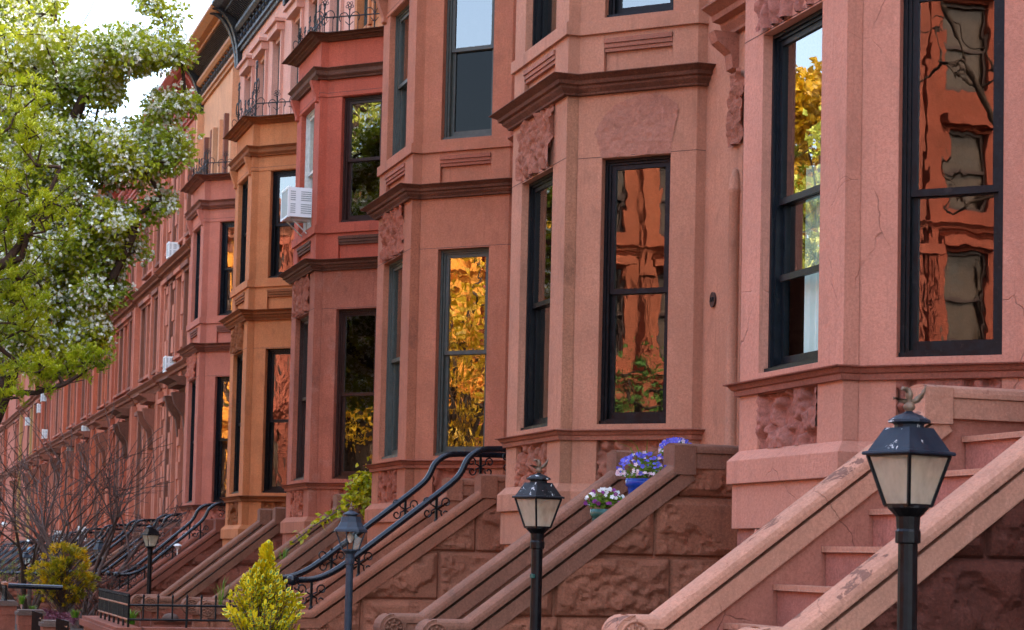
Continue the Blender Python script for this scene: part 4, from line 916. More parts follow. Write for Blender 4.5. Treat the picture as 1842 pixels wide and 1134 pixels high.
# ---------------------------------------------------------------- garden lamps
def lamp(x, y, zb, label, style='eagle', roof='lampblue', post='iron', rot=22, sc=1.0, glassm='lampglass', group='garden post lamps'):
    zg = ground(x); root = thing('post_lamp', (x, y, zg), label, 'lamp', group)
    n = 4; ro = R_(rot); S = sc
    p = MB(); p.lathe((x, y, 0), [(.075, zg), (.075, zg+.08), (.05, zg+.16), (.041, zg+.3), (.040, zb-.36*S), (.052, zb-.355*S), (.052, zb-.31*S), (.047, zb-.30*S), (.05, zb-.25*S), (.085*S, zb-.215*S), (.085*S, zb-.205*S)], 14)
    p.build('post', M[post], root, False)
    c_ = MB()
    for k in range(4):
        an = ro+k*PI/2; an2 = an+PI/2
        top_ = (x+.165*S*math.cos(an), y+.165*S*math.sin(an), zb); bot = (x+.092*S*math.cos(an), y+.092*S*math.sin(an), zb-.205*S)
        t2 = (x+.165*S*math.cos(an2), y+.165*S*math.sin(an2), zb); b2 = (x+.092*S*math.cos(an2), y+.092*S*math.sin(an2), zb-.205*S)
        c_.tube([top_, bot], .0085*S, 4); c_.tube([bot, b2], .009*S, 4); c_.tube([top_, t2], .009*S, 4)
    c_.build('lantern_frame', M[post if style != 'clear' else 'brass'], root)
    for k in range(4):
        an = ro+k*PI/2; an2 = an+PI/2; q = MB(); f = .97
        A = (x+.165*f*S*math.cos(an), y+.165*f*S*math.sin(an), zb); B = (x+.165*f*S*math.cos(an2), y+.165*f*S*math.sin(an2), zb)
        Cc = (x+.092*f*S*math.cos(an2), y+.092*f*S*math.sin(an2), zb-.2*S); D = (x+.092*f*S*math.cos(an), y+.092*f*S*math.sin(an), zb-.2*S)
        q.quad(A, D, Cc, B); q.build('pane', M[glassm], root)
    r_ = MB()
    if style in ('eagle', 'plain'):
        r_.lathe((x, y, zb), [(.186*S, .0), (.19*S, .006), (.186*S, .014), (.165*S, .018), (.098*S, .112*S), (.05*S, .114*S)], 4, ro)
    elif style == 'bell':
        r_.lathe((x, y, zb), [(.17*S, -.01), (.19*S, -.012), (.185*S, .012), (.15*S, .04), (.12*S, .09), (.105*S, .15), (.05*S, .152)], 8, ro)
    else:
        r_.lathe((x, y, zb), [(.186*S, 0), (.186*S, .012), (.17*S, .016), (.09*S, .15*S), (.05*S, .152*S)], 4, ro)
    r_.build('lantern_roof', M[roof if style != 'clear' else 'lampgrey'], root)
    hb = .112*S if style in ('eagle', 'plain') else .15*S
    k_ = MB(); k_.lathe((x, y, zb+hb), [(.062*S, 0), (.06*S, .012*S), (.066*S, .018*S), (.088*S, .022*S), (.086*S, .032*S), (.05*S, .052*S), (.022*S, .062*S), (.012*S, .07*S)], 14)
    k_.build('lantern_cap', M[roof if style != 'clear' else 'oldiron'], root)
    z = zb+hb+.07*S; f = MB()
    f.lathe((x, y, z-.004), [(.008, 0), (.022*S, .01*S), (.025*S, .022*S), (.018*S, .036*S), (.006, .042*S)], 12)
    if style == 'eagle':                                              # small cast eagle with raised wings
        f.lathe((x, y, z+.036*S), [(.006, 0), (.013*S, .012*S), (.017*S, .03*S), (.012*S, .044*S), (.008*S, .052*S), (.003, .058*S)], 10)
        for sg, h_ in ((-1, .55), (1, 1.0)):
            pts = [(0, .045), (.018, .05), (.045, .075*h_), (.062, .105*h_), (.06, .08*h_), (.052, .055), (.035, .035), (.012, .026)]
            f.add([(x+.004-.35*u*sg*S, y+sg*u*S, z+v*S) for u, v in pts]+[(x-.004-.35*u*sg*S, y+sg*u*S, z+v*S) for u, v in pts],
                  [tuple(range(8)), tuple(range(8, 16))]+[(i, (i+1) % 8, 8+(i+1) % 8, 8+i) for i in range(8)])
        f.tube([(x, y, z+.07*S), (x-.006*S, y-.02*S, z+.09*S), (x-.012*S, y-.036*S, z+.09*S), (x-.016*S, y-.046*S, z+.082*S)], [.010*S, .010*S, .009*S, .003*S], 6)
    else: f.lathe((x, y, z+.036*S), [(.006, 0), (.015*S, .012*S), (.01*S, .03*S), (.002, .05*S)], 10)
    f.build('finial', M['brass'], root, True)
    bl = MB()
    if style == 'clear':
        for dx in (-.03, .03):
            bl.lathe((x+dx, y+dx*.5, zb-.2*S), [(.012, 0), (.012, .07), (.016, .075), (.018, .10), (.004, .13)], 8); bl.cut()
    elif style == 'bell':
        bl.lathe((x, y, zb-.13*S), [(.012, 0), (.03, .03), (.036, .06), (.026, .09), (.012, .11), (.012, .15)], 12)
    else: bl.lathe((x, y, zb-.2*S), [(.014, 0), (.014, .17), (.01, .18)], 8)
    bl.build_pieces('bulb', M['filament'], root, True)
    return root
lamp(7.27, 4.02, .447, 'large black post lamp with blue roof and eagle finial, nearest at the right', 'eagle', 'lampblue', rot=-62, glassm='frost')
l2 = lamp(13.5, 4.515, .415, 'black post lamp with badly chipped roof and eagle finial, before the tan house', 'eagle', 'lampchip', rot=-66, glassm='frost')
lk = MB(); lk.lathe((13.47, 4.475, -.155), [(.004, 0), (.02, .006), (.02, .03), (.004, .036)], 10); lk.build('photocell', M['greenglaze'], l2)
lamp(21.0, 4.91, .235, 'grey blue post lamp with bell shaped roof and clear glass', 'bell', 'lampgrey', 'lampgrey', rot=-60)
lamp(36.31, 4.81, .235, 'plain black post lamp between the red and brown far stoops', 'plain', 'black', rot=-64, glassm='frost')
lamp(47.86, 5.17, -.06, 'glass roofed post lamp with two candle bulbs beside the bare tree', 'clear', rot=-64)
lamp(55.5, 4.03, -.33, 'small faint post lamp at the left behind the yellow green shrub', 'plain', 'lampgrey', rot=-64, sc=.9)
gl_ = thing('globe_lamp', (113, 7.2, .6), 'white globe lamp far down the row at the left edge', 'lamp')
q = MB(); q.lathe((113, 7.0, .95), [(.03, 0), (.12, .04), (.17, .13), (.17, .19), (.12, .28), (.03, .32)], 14); q.build('globe', M['filament'], gl_, True)
q = MB(); q.tube([(113, 7.6, .8), (113, 7.2, .8), (113, 7.0, .96)], .025, 6); q.build('arm', M['iron'], gl_)
ml = thing('garden_light', (39.42, 5.75, -.1), 'small mushroom shaped garden light on the dark red stoop coping', 'lamp')
q = MB(); q.lathe((39.42, 5.75, -.12), [(.012, 0), (.012, .1), (.055, .16), (.05, .165)], 10); q.build('stem', M['filament'], ml)
q = MB(); q.lathe((39.42, 5.75, .045), [(.06, 0), (.09, .012), (.06, .045), (.01, .06)], 12); q.build('shade', M['acwhite'], ml)

# ---------------------------------------------------------------- air conditioners
def aircon(x, y, z, w, d, h, label, bracket=False, group='window air conditioners'):
    root = thing('air_conditioner', (x, y, z), label, 'air conditioner', group)
    b_ = MB(); e = .012
    b_.box(x-w/2, x+w/2, y-d, y+.05, z, z+h)
    for (xa, xb, ya, yb, za, zb) in ((x-w/2-e, x+w/2+e, y-d-e, y-d+.02, z-e, z+.02), (x-w/2-e, x+w/2+e, y-d-e, y-d+.02, z+h-.02, z+h+e),
                                     (x-w/2-e, x-w/2+.02, y-d-e, y-d+.02, z+.02, z+h-.02), (x+w/2-.02, x+w/2+e, y-d-e, y-d+.02, z+.02, z+h-.02)):
        b_.box(xa, xb, ya, yb, za, zb)
    b_.build('cabinet', M['acwhite'], root)
    g = MB()
    g.box(x-w/2+.03, x+w/2-.03, y-d-.006, y-d-.001, z+.03, z+h-.03)
    for c0, c1 in ((.08, .28), (.50, .92)):
        for k in range(11):
            if k in (5,): continue
            zz = z+h*(.12+.072*k); g.box(x-w/2-.004, x-w/2+.001, y-d+d*c0, y-d+d*c1, zz, zz+h*.03)
    g.build('grille', M['acgrey'], root)
    if bracket:
        k_ = MB()
        for dx in (-w*.32, w*.32):
            k_.tube([(x+dx, y-d+.06, z-.01), (x+dx, y-.01, z-.30)], .011, 5); k_.tube([(x+dx, y-d+.06, z-.01), (x+dx, y, z-.01)], .011, 5); k_.tube([(x+dx, y-.012, z), (x+dx, y-.012, z-.32)], .011, 5); k_.cut()
        k_.build_pieces('support_bracket', M['whitewood'], root)
    return root
aircon(31.5, 6.54, 5.33, .56, .40, .47, 'white air conditioner on braced supports in the red upper floor window', True)
for (x, y, z, s, lab) in ((53.4, 7.45, 7.75, .42, 'white air conditioner high on the rose house above the belt course'), (53.7, 7.5, 4.72, .42, 'white air conditioner directly above the dark overhanging door hood'),
      (75.3, 7.5, 4.05, .42, 'white air conditioner with dark sides, largest of the middle floor far ones'), (80.9, 7.5, 3.75, .42, 'white air conditioner just left of and below the largest far one'),
      (93.6, 7.5, 4.9, .42, 'white air conditioner in the coral far house, lower of three in a column'), (95.0, 7.5, 6.7, .42, 'white air conditioner highest of the far ones, under the leafy branch'),
      (97.1, 7.5, 6.3, .42, 'white air conditioner just below the highest far one'), (104.5, 7.5, 6.1, .42, 'white air conditioner on the ochre front beside the branch'),
      (74.2, 7.4, .2, .55, 'white air conditioner low behind the glass roofed lamp'), (84.0, 7.4, .1, .55, 'white air conditioner low above the top of the yellow green shrub')):
    aircon(x, y+.05, z, s, .22, s*.95, lab)

# ---------------------------------------------------------------- planting
def leaf(mb, p, d, u, L, w, fold=.25, mi=0, pts=1):
    """folded leaf: two halves meeting at the midrib"""
    d = Vector(d).normalized(); s_ = d.cross(Vector(u))
    if s_.length < 1e-4: s_ = d.orthogonal()
    s_.normalize(); n = s_.cross(d); p = Vector(p); mb.mi = mi
    a = p; e = p+d*L-n*L*.12; m1 = p+d*L*.5+s_*w*.5+n*w*fold; m2 = p+d*L*.5-s_*w*.5+n*w*fold; c0 = p+d*L*.5
    mb.add([a, m1, c0+d*L*.0, m2, e], [(0, 1, 2), (1, 4, 2), (0, 2, 3), (3, 2, 4)])
def rdir(rr, up=0.0):
    while True:
        v = Vector((rr.uniform(-1, 1), rr.uniform(-1, 1), rr.uniform(-1, 1)))
        if .05 < v.length < 1: v.normalize(); v.z += up; return v.normalized()
def petals(mb, p, r, rr, mi=0, n=5, face=None):
    f = face or rdir(rr, .3); a = f.orthogonal().normalized(); b_ = f.cross(a); mb.mi = mi; p = Vector(p); an0 = rr.uniform(0, 6)
    for k in range(n):
        an = an0+2*PI*k/n; d = a*math.cos(an)+b_*math.sin(an); s_ = f.cross(d)
        mb.add([p, p+d*r*.6+s_*r*.38+f*r*.1, p+d*r+f*r*.15, p+d*r*.6-s_*r*.38+f*r*.1], [(0, 1, 2, 3)])
def skeleton(rr, limbs, clumps, wob=.06):
    """grow a branch net: each clump centre is tied to the nearest point of what is there already"""
    nodes = []; par = []; 
    for ch in limbs:
        prev = ch[0] if isinstance(ch[0], int) else -1
        for q in ch[1]:
            nodes.append(Vector(q)); par.append(prev); prev = len(nodes)-1
    root_n = len(nodes); order = sorted(clumps, key=lambda c_: min((Vector(c_)-n_).length for n_ in nodes[:root_n]))
    tips = []
    for c_ in order:
        c_ = Vector(c_); j = min(range(1, len(nodes)), key=lambda i: (nodes[i]-c_).length+.15*(nodes[i].z > c_.z+.1)); a = nodes[j]; n = max(1, int((c_-a).length/.22)); prev = j
        for k in range(1, n+1):
            q = a+(c_-a)*k/n; q = q+rdir(rr)*wob*(k < n)+Vector((0, 0, -.10*math.sin(PI*k/n)*(c_-a).length*.5))
            nodes.append(q); par.append(prev); prev = len(nodes)-1
        tips.append(prev)
    load = [0]*len(nodes)
    for t in tips:
        i = t
        while i >= 0: load[i] += 1; i = par[i]
    return nodes, par, load, tips
def branches(mb, nodes, par, load, r0, rmax, limb_n=0, sides=5):
    R = [min(rmax, r0*(max(1, l)**.5)) for l in load]
    for i, p in enumerate(par):
        if p < 0: continue
        mb.tube([nodes[p], nodes[i]], [max(R[p]*.98 if R[p] < R[i]*2.2 else R[i]*1.35, R[i]), R[i]], sides if R[i] < .04 else 9, False)

# flowering pear in the left foreground
def pear_tree():
    rr = random.Random(4); X0 = 30.0
    root = thing('pear_tree', (29.6, 1.45, ground(30)), 'white blossomed pear tree with fresh green leaves at the upper left', 'tree', 'street trees')
    f = lambda px, py, dx=0.0: (X0+dx, (X0+dx)*math.tan(ANG+math.atan((px-921)/FPX)), (982-py)/3600*(X0+dx)*1.03)
    limbs = [(-1, [(29.6, 1.45, ground(30)-.1), (29.6, 1.47, -.6), (29.65, 1.5, .6), (29.7, 1.55, 1.6), f(8, 705, -.2), f(18, 660), f(30, 600, .2), f(50, 520, .5), f(64, 420, .8), f(75, 300, 1.0), f(85, 190, 1.0), f(105, 105, .9), f(135, 50, .8), f(150, 0, .8), f(160, -60, .8)]),
             (5, [f(60, 655, -.1), f(95, 620, .0), f(120, 560, .2), f(120, 500, .3), f(115, 420, .3), f(125, 330, .2), f(150, 250, .0), f(165, 150, -.4), f(215, 115, -.8)]),
             (7, [f(0, 560, .8), f(-60, 450, 1.2), f(-100, 330, 1.4), f(-90, 200, 1.5)]),
             (9, [f(100, 270, -.2), f(150, 155, -.6), f(185, 140, -.8), f(250, 115, -1), f(300, 110, -1.1)]),
             (18, [f(160, 590, -1), f(190, 520, -1.3), f(230, 430, -1.5)])]
    cl = []
    def ell(n, cx, cy, rx, ry, dx, rd):
        for _ in range(n):
            v = rdir(rr)*rr.random()**.45
            cl.append(f(cx+v.x*rx, cy+v.y*ry, dx+v.z*rd))
    ell(165, 25, 130, 105, 160, .4, 1.6); ell(180, 75, 330, 125, 105, 0, 1.6); ell(170, 75, 500, 120, 110, 0, 1.5)
    ell(40, 145, 175, 55, 45, -.3, .8); ell(56, 212, 118, 72, 34, -1, .8); ell(11, 290, 112, 18, 18, -1.1, .4); ell(66, 212, 292, 80, 55, -1, .9); ell(13, 296, 285, 18, 38, -1.2, .4)
    ell(66, 172, 430, 72, 70, -1, .9); ell(44, 160, 555, 42, 58, -1, .7); ell(5, 240, 16, 8, 22, -.9, .2); ell(2, 284, 44, 6, 6, -1, .1); ell(2, 268, 62, 5, 8, -1, .1)
    ell(7, 275, 210, 35, 12, -1, .4); ell(60, -60, 400, 90, 250, .6, 1.8); ell(6, 262, 385, 28, 16, -1.1, .4); ell(5, 310, 200, 8, 10, -1.1, .2)
    ell(60, 60, 625, 120, 50, -.3, 1.2); ell(24, 150, 625, 45, 28, -.9, .6)
    cl = [c_ for c_ in cl if not (f(178, 0)[1]/30 < c_[1]/c_[0] < f(224, 0)[1]/30 and c_[2] > f(0, 80)[2] and rr.random() < .85)]
    nodes, par, load, tips = skeleton(rr, limbs, cl)
    t = MB(); branches(t, nodes, par, load, .0062, .13); t.build('trunk', M['bark'], root, True)
    lf = MB(); bl = MB()
    for ti in tips:
        p = nodes[ti]; back = (p-nodes[par[ti]])
        back = back.normalized() if back.length > 1e-4 else Vector((0, 0, 1))
        rad = rr.uniform(.16, .30); wf = rr.choice((.3, .8, 1.3, 1.9))
        for _ in range(int(rr.uniform(45, 75))):
            v = rdir(rr)*rad*rr.random()**.5; v.z *= .8
            d = (v.normalized()+rdir(rr)*.7+Vector((0, 0, -.25))).normalized()
            leaf(lf, p+v, d, rdir(rr, .6), rr.uniform(.065, .105), rr.uniform(.045, .07), .2)
        for _ in range(int(22*wf)):
            c0 = p+rdir(rr, .25)*rad*rr.uniform(.35, 1.15)
            for _ in range(rr.randint(5, 8)): petals(bl, c0+rdir(rr)*.035*rr.random(), rr.uniform(.015, .023), rr, 0, 4)
    lf.build('crown', M['pear_leaf'], root); bl.build('blossom', M['blossom'], root)
pear_tree()

def lime_tree():
    """yellow-green tree nearer the viewer, with pointed leaves in upright whorls"""
    rr = random.Random(9); X0 = 25.0
    root = thing('young_tree', (25, -.6, ground(25)), 'yellow green leafed tree with pointed leaves reaching in from the left edge', 'tree', 'street trees')
    f = lambda px, py, dx=0.0: (X0+dx, (X0+dx)*math.tan(ANG+math.atan((px-921)/FPX)), (982-py)/3600*(X0+dx)*1.03)
    limbs = [(-1, [(25, -.6, ground(25)-.1), (25, -.55, .3), (25, -.45, 1.6), (25, -.3, 2.4), f(-200, 560), f(-130, 430), f(-90, 300), f(-60, 180)]),
             (3, [f(-180, 690), f(-90, 715), f(0, 722), f(60, 722), f(110, 705), f(150, 680), f(195, 655)]), (4, [f(-80, 540), f(0, 500), f(50, 430), f(90, 330)]),
             (4, [f(-100, 600), f(-20, 640), f(40, 680)])]
    cl = []
    def ell(n, cx, cy, rx, ry, dx, rd):
        for _ in range(n):
            v = rdir(rr)*rr.random()**.5; cl.append(f(cx+v.x*rx, cy+v.y*ry, dx+v.z*rd))
    ell(66, 5, 420, 90, 150, 0, .8); ell(50, 10, 560, 80, 90, 0, .7); ell(26, 20, 240, 55, 80, 0, .6); ell(34, 60, 690, 90, 32, 0, .5)
    ell(13, 150, 668, 45, 22, 0, .2); ell(30, -70, 450, 60, 220, 0, .8); ell(12, 95, 410, 35, 70, 0, .4); ell(5, 20, 735, 40, 14, 0, .3)
    nodes, par, load, tips = skeleton(rr, limbs, cl, .03)
    t = MB(); branches(t, nodes, par, load, .006, .09); t.build('trunk', M['bark'], root, True)
    lf = MB()
    for ti in tips:
        p = nodes[ti]
        for w in range(rr.randint(5, 8)):
            c0 = p+rdir(rr)*.16*rr.random(); ax = (rdir(rr)*.5+Vector((0, .2, 1))).normalized(); o = ax.orthogonal().normalized()
            for k in range(rr.randint(6, 9)):
                an = k*2.4; d = ax*rr.uniform(.5, 1)+(o*math.cos(an)+ax.cross(o)*math.sin(an))*.75
                leaf(lf, c0+ax*.01*k, d, ax, rr.uniform(.06, .10), rr.uniform(.02, .03), .2)
    lf.build('crown', M['lime_leaf'], root)
lime_tree()

# variegated euonymus in front of the railed stoop
def euonymus():
    rr = random.Random(12); x, y = 16.0, 3.05; zg = ground(x)
    root = thing('variegated_shrub', (x, y, zg), 'upright shrub with bright yellow edged green leaves at the bottom of the picture', 'shrub')
    lf = MB(); st = MB()
    def outline(z):                                                   # radius by height
        if z < -.36: r_ = .31
        elif z < -.2: r_ = .31-(z+.36)/.16*.19
        else: r_ = max(.025, .12-(z+.2)/.22*.095)
        return r_*(1+.14*math.sin(z*23))
    tips = []
    for _ in range(330):
        z = zg+.25+(1.22)*rr.random()**.8; r_ = outline(z)*rr.random()**.4*1.0; an = rr.uniform(0, 2*PI)
        tips.append((x+r_*math.cos(an), y+r_*math.sin(an), z))
    tips += [(x, y+.0, .02), (x+.01, y, -.04), (x, y-.02, -.1), (x, y+.24, -.40), (x, y+.29, -.35), (x, y+.27, -.44), (x, y-.2, -.28), (x, y-.24, -.33), (x, y+.1, -.22), (x, y+.15, -.26), (x+.05, y+.02, .05-.02)]
    for p in tips:
        p = Vector(p); ax = Vector((p.x-x, p.y-y, .22+.5*max(0, p.z+.6))).normalized()
        b0 = Vector((x+(p.x-x)*.3, y+(p.y-y)*.3, max(zg, p.z-.35))); st.tube([b0, (b0+p)/2+rdir(rr)*.01, p], [.006, .004, .003], 4, False)
        o = ax.orthogonal().normalized()
        for k in range(16):
            q = p-ax*.012*k+rdir(rr)*.004; an = k*1.62+rr.uniform(-.3, .3); d = (o*math.cos(an)+ax.cross(o)*math.sin(an))*(.55+.04*k)+ax*.8
            L = rr.uniform(.042, .068); w = L*.58
            d.normalize(); s_ = d.cross(ax).normalized(); n = s_.cross(d)
            if n.z < 0: n = -n
            for (k2, mi, off) in ((1.0, 0, 0.0), (.62, 1, .0012)):
                lf.mi = mi; a = q+d*L*(.5-.5*k2)+n*off; ww = w*k2; LL = L*k2
                lf.add([a, a+d*LL*.3+s_*ww*.42, a+d*LL*.7+s_*ww*.4, a+d*LL, a+d*LL*.7-s_*ww*.4, a+d*LL*.3-s_*ww*.42], [(0, 1, 2, 3, 4, 5)])
    st.build('stem', M['twig'], root); lf.build('foliage', [M['euo_yellow'], M['euo_green']], root)
euonymus()

# clipped yellow-green conifer in the far garden
def yew():
    rr = random.Random(21); x, y = 38.0, 3.45; zg = -1.16
    root = thing('golden_shrub', (x, y, ground(x)), 'rounded bushy yellow green shrub in the planted bed at the lower left', 'shrub')
    lf = MB(); st = MB(); st.tube([(x, y, ground(x)), (x, y, -.6)], .04, 6)
    c_ = []
    for _ in range(210):
        v = rdir(rr)*rr.random()**.33; c_.append((x+v.x*.60, y+v.y*.60, -.62+v.z*.47+.06*rr.random()))
    for k in range(18): c_.append((x+rr.uniform(-.2, .2), y+rr.uniform(-.3, .4), -.2+rr.uniform(0, .2)))
    c_ += [(x, y+.02, .0), (x, y-.02, -.04), (x, y+.25, -.08), (x, y+.4, -.2), (x, y-.35, -.2), (x, y-.62, -.5), (x, y-.6, -.62), (x, y+.62, -.6)]
    for p in c_:
        p = Vector(p); out = Vector((p.x-x, p.y-y, (p.z+.8))).normalized(); st.tube([(x, y, max(ground(x), p.z-.4)), p], .008, 4, False)
        for k in range(34):
            d = (out+rdir(rr)*.9).normalized(); leaf(lf, p+rdir(rr)*.07*rr.random(), d, rdir(rr), rr.uniform(.05, .085), rr.uniform(.016, .026), .1)
    st.build('stem', M['twig'], root); lf.build('foliage', M['yew_leaf'], root)
yew()

def bare_shrub(name, x, y, label, seed, stems, H, spread, mat='twig', buds=None, lean=(0, 0), r0=.06, rmin=.009):
    rr = random.Random(seed); zg = ground(x); root = thing(name, (x, y, zg), label, 'tree' if H > 2 else 'shrub')
    mb = MB(); lf = MB()
    def grow(p, d, r, L, lev):
        n = 5; pts = [p]; rs = [r]
        for k in range(n):
            d = (d+rdir(rr)*.16+Vector((lean[0], lean[1], .03))*.1).normalized(); p = p+d*L/n; pts.append(p); rs.append(max(rmin, r*(1-.5*(k+1)/n)))
        mb.tube(pts, rs, 6 if lev < 2 else 4, False)
        if lev >= 3:
            if buds:
                for k in range(2, n+1): leaf(lf, pts[k], rdir(rr), rdir(rr), .04, .02)
            return
        for k in range(2, n+1):
            for _ in range(1 if k == n and lev else 2 if k == n else (1 if rr.random() < .72 else 0)):
                nd_ = (d+rdir(rr)*.6); nd_.x += .12*(rr.random()-.5); nd_.z = nd_.z*.8+.12
                grow(pts[k], nd_.normalized(), rs[k]*.72, L*rr.uniform(.45, .75), lev+1)
    for s_ in range(stems):
        an = 2*PI*s_/stems+rr.uniform(-.4, .4)
        grow(Vector((x+.05*math.cos(an), y+.05*math.sin(an), zg)), Vector((spread*math.cos(an)*.7+lean[0], spread*math.sin(an)+lean[1], 1)).normalized(), r0, H*.5, 0)
    mb.build('branches', M[mat], root, True)
    if buds: lf.build('foliage', M[buds], root)
    return root
bare_shrub('bare_tree', 44.0, 4.35, 'leafless grey brown multi stemmed tree beside the glass roofed lamp', 31, 6, 4.6, .5)
bare_shrub('bare_tree', 50.0, 3.75, 'leafless dark tree spreading to the left behind the yellow green shrub', 37, 6, 5.2, .6, 'bark', lean=(0, -.05))
bare_shrub('bare_tree', 56.0, 5.0, 'leafless pale tree farther back between the other two bare trees', 39, 5, 5.0, .5)
bare_shrub('maroon_shrub', 39.6, 4.15, 'low dark maroon leafed shrub by the foot of the dark red stoop', 41, 6, 1.5, .5, 'twig', 'red_leaf', r0=.02, rmin=.005)
bare_shrub('budding_shrub', 60.0, 3.9, 'thin twiggy shrub with pale buds at the far left edge', 43, 5, 1.8, .6, 'twig', 'lime_leaf', r0=.02, rmin=.005)

def tuft(x, y, z, n, L, seed, label, name='grass_tuft', mat='grass', wid=.012, flower=None):
    rr = random.Random(seed); mb = MB(); fl_ = MB()
    root = thing(name, (x, y, z), label, 'plant', 'garden tufts of blades')
    for _ in range(n):
        an = rr.uniform(0, 2*PI); l_ = L*rr.uniform(.6, 1.1); d = Vector((math.cos(an), math.sin(an), 0)); p = Vector((x, y, z))+d*.06*rr.random(); s_ = Vector((-d.y, d.x, 0))*wid/2; lean_ = rr.uniform(.15, .7)
        a = p; m1 = p+d*l_*lean_*.35+Vector((0, 0, l_*.6)); e = p+d*l_*lean_+Vector((0, 0, l_*.82))
        mb.add([a+s_, a-s_, m1-s_, m1+s_, e], [(0, 1, 2, 3), (3, 2, 4)])
        if flower and rr.random() < .3: petals(fl_, m1+Vector((0, 0, .08)), .03, rr)
    mb.build('blades', M[mat], root)
    if flower: fl_.build('flower', M[flower], root)
tuft(27.0, 3.35, -1.02, 60, .26, 51, 'green bladed tuft behind the corner of the low iron fence')
tuft(34.5, 3.35, -1.2, 60, .18, 52, 'bright green leafy tuft left of the low iron fence')
tuft(37.2, 2.85, -1.22, 50, .18, 53, 'green tuft at the right foot of the yellow green shrub')
tuft(27.3, 4.6, -.75, 12, .45, 54, 'few long thin blades leaning in front of the brown stoop scrolls')
tuft(28.4, 5.66, -.12, 22, .22, 55, 'thin grass growing between the copings of the ivy covered stoop')
tuft(42.0, 3.0, -1.2, 70, .25, 56, 'low green tuft at the left edge beside the iron rail')
mb = MB(); rr = random.Random(61)
for _ in range(2200):
    x = rr.uniform(35.4, 39.2); y = rr.uniform(2.95, 3.5); leaf(mb, (x, y, -1.34+.09*rr.random()+.05*math.sin(x*5)), rdir(rr, .6), rdir(rr), .05, .03, .2)
tag(mb.build('ground_cover', M['heather']), kind='stuff')

# ivy on the fourth stoop
def ivy():
    rr = random.Random(71); root = thing('ivy', (27.75, 6.6, .6), 'yellow green ivy trailing over the top of the brown stoop', 'ivy'); lf = MB(); st = MB()
    path = [(27.72, 7.05, .62), (27.72, 6.85, 1.08), (27.72, 6.6, 1.0), (27.72, 6.55, .75), (27.72, 6.25, .56), (27.72, 5.95, .36), (27.72, 5.65, .12)]
    st.tube(path, .012, 5); V = [Vector(p) for p in path]
    den = [110, 150, 130, 36, 24, 14]
    for i in range(len(V)-1):
        for _ in range(den[i]):
            p = V[i]+(V[i+1]-V[i])*rr.random()+Vector((rr.uniform(-.12, .25), rr.gauss(0, .075 if i < 3 else .035), rr.gauss(0, .085 if i < 3 else .035)))
            leaf(lf, p, (rdir(rr)+Vector((-.5, -.3, -.4))).normalized(), rdir(rr, .5), rr.uniform(.07, .11), rr.uniform(.06, .09), .15)
    for k in range(80):                                              # hanging curtain down the near side of the landing
        p = Vector((27.70-rr.random()*.06, 6.75+rr.uniform(-.12, .2), 1.0-rr.random()*.5)); leaf(lf, p, (-.4, rr.uniform(-.5, .5), -1), (-1, 0, .2), rr.uniform(.07, .1), .08, .15)
    st.build('stem', M['twig'], root); lf.build('foliage', M['ivy_leaf'], root)
ivy()

# flower pots on the second stoop
def pot(x, y, z, r, h, glaze, label, flowers, seed, spread=1.0, blades=False):
    rr = random.Random(seed); root = thing('flower_pot', (x, y, z), label, 'flower pot', 'pots of pansies on the brown stoop')
    p = MB(); p.lathe((x, y, z), [(r*.62, 0), (r*.68, .02), (r*.9, h*.8), (r*.93, h*.82), (r*.95, h*.86), (r*.99, h*.87), (r*1.05, h*.90), (r*1.06, h), (r*.95, h), (r*.9, h*.9), (r*.3, h*.88)], 28); p.build('pot', M[glaze], root, True)
    lf = MB(); fl_ = MB(); mats = [M[k] for k in flowers]
    for _ in range(330):
        v = rdir(rr, .25)*rr.random()**.4*spread; q = Vector((x+v.x*r*1.25, y+v.y*r*1.25, z+h+.05+max(-.12, v.z)*r*.75)); leaf(lf, q, rdir(rr, .2), rdir(rr, .5), rr.uniform(.03, .055), .025, .2)
    for _ in range(80 if 'whitepetal' in flowers else 190):
        v = rdir(rr, .3)*spread; zz = max(-.18, v.z); q = Vector((x+v.x*r*1.32, y+v.y*r*1.32, z+h+.065+zz*r*.85)); k = 0
        if len(mats) > 1: k = (1 if zz < .12 else 0) if rr.random() < .8 else rr.randint(0, len(mats)-1)
        petals(fl_, q, rr.uniform(.015, .024), rr, k, 5, (Vector((-.7, -.5, .4))+rdir(rr)*.6).normalized())
    if blades:
        for _ in range(9):
            an = rr.uniform(0, 2*PI); d = Vector((math.cos(an)*.6, math.sin(an), 0)); a = Vector((x, y, z+h)); s_ = Vector((0, .004, 0)); L = rr.uniform(.28, .46)
            lf.add([a-s_, a+s_, a+d*L*.35+Vector((0, 0, L*.62))+s_, a+d*L*.35+Vector((0, 0, L*.62))-s_, a+d*L*.85+Vector((0, 0, L*.8))], [(0, 1, 2, 3), (3, 2, 4)])
    lf.build('foliage', M['grass'], root); fl_.build('blossoms', mats, root)
pot(16.2, 6.40, .162, .17, .533, 'blueglaze', 'cobalt blue pot of violet and pale pink pansies on the brown stoop', ['pansy', 'pinkpetal'], 81, 1.12, True)
pot(16.2, 6.03, -.077, .125, .50, 'greenglaze', 'green pot of white and purple pansies, lower on the brown stoop', ['whitepetal', 'purplepetal'], 82, 1.05)
pot(16.25, 6.70, .402, .11, .50, 'blueglaze', 'half hidden pot of violet pansies at the top of the brown stoop', ['pansy', 'pinkpetal'], 83, 1.0)

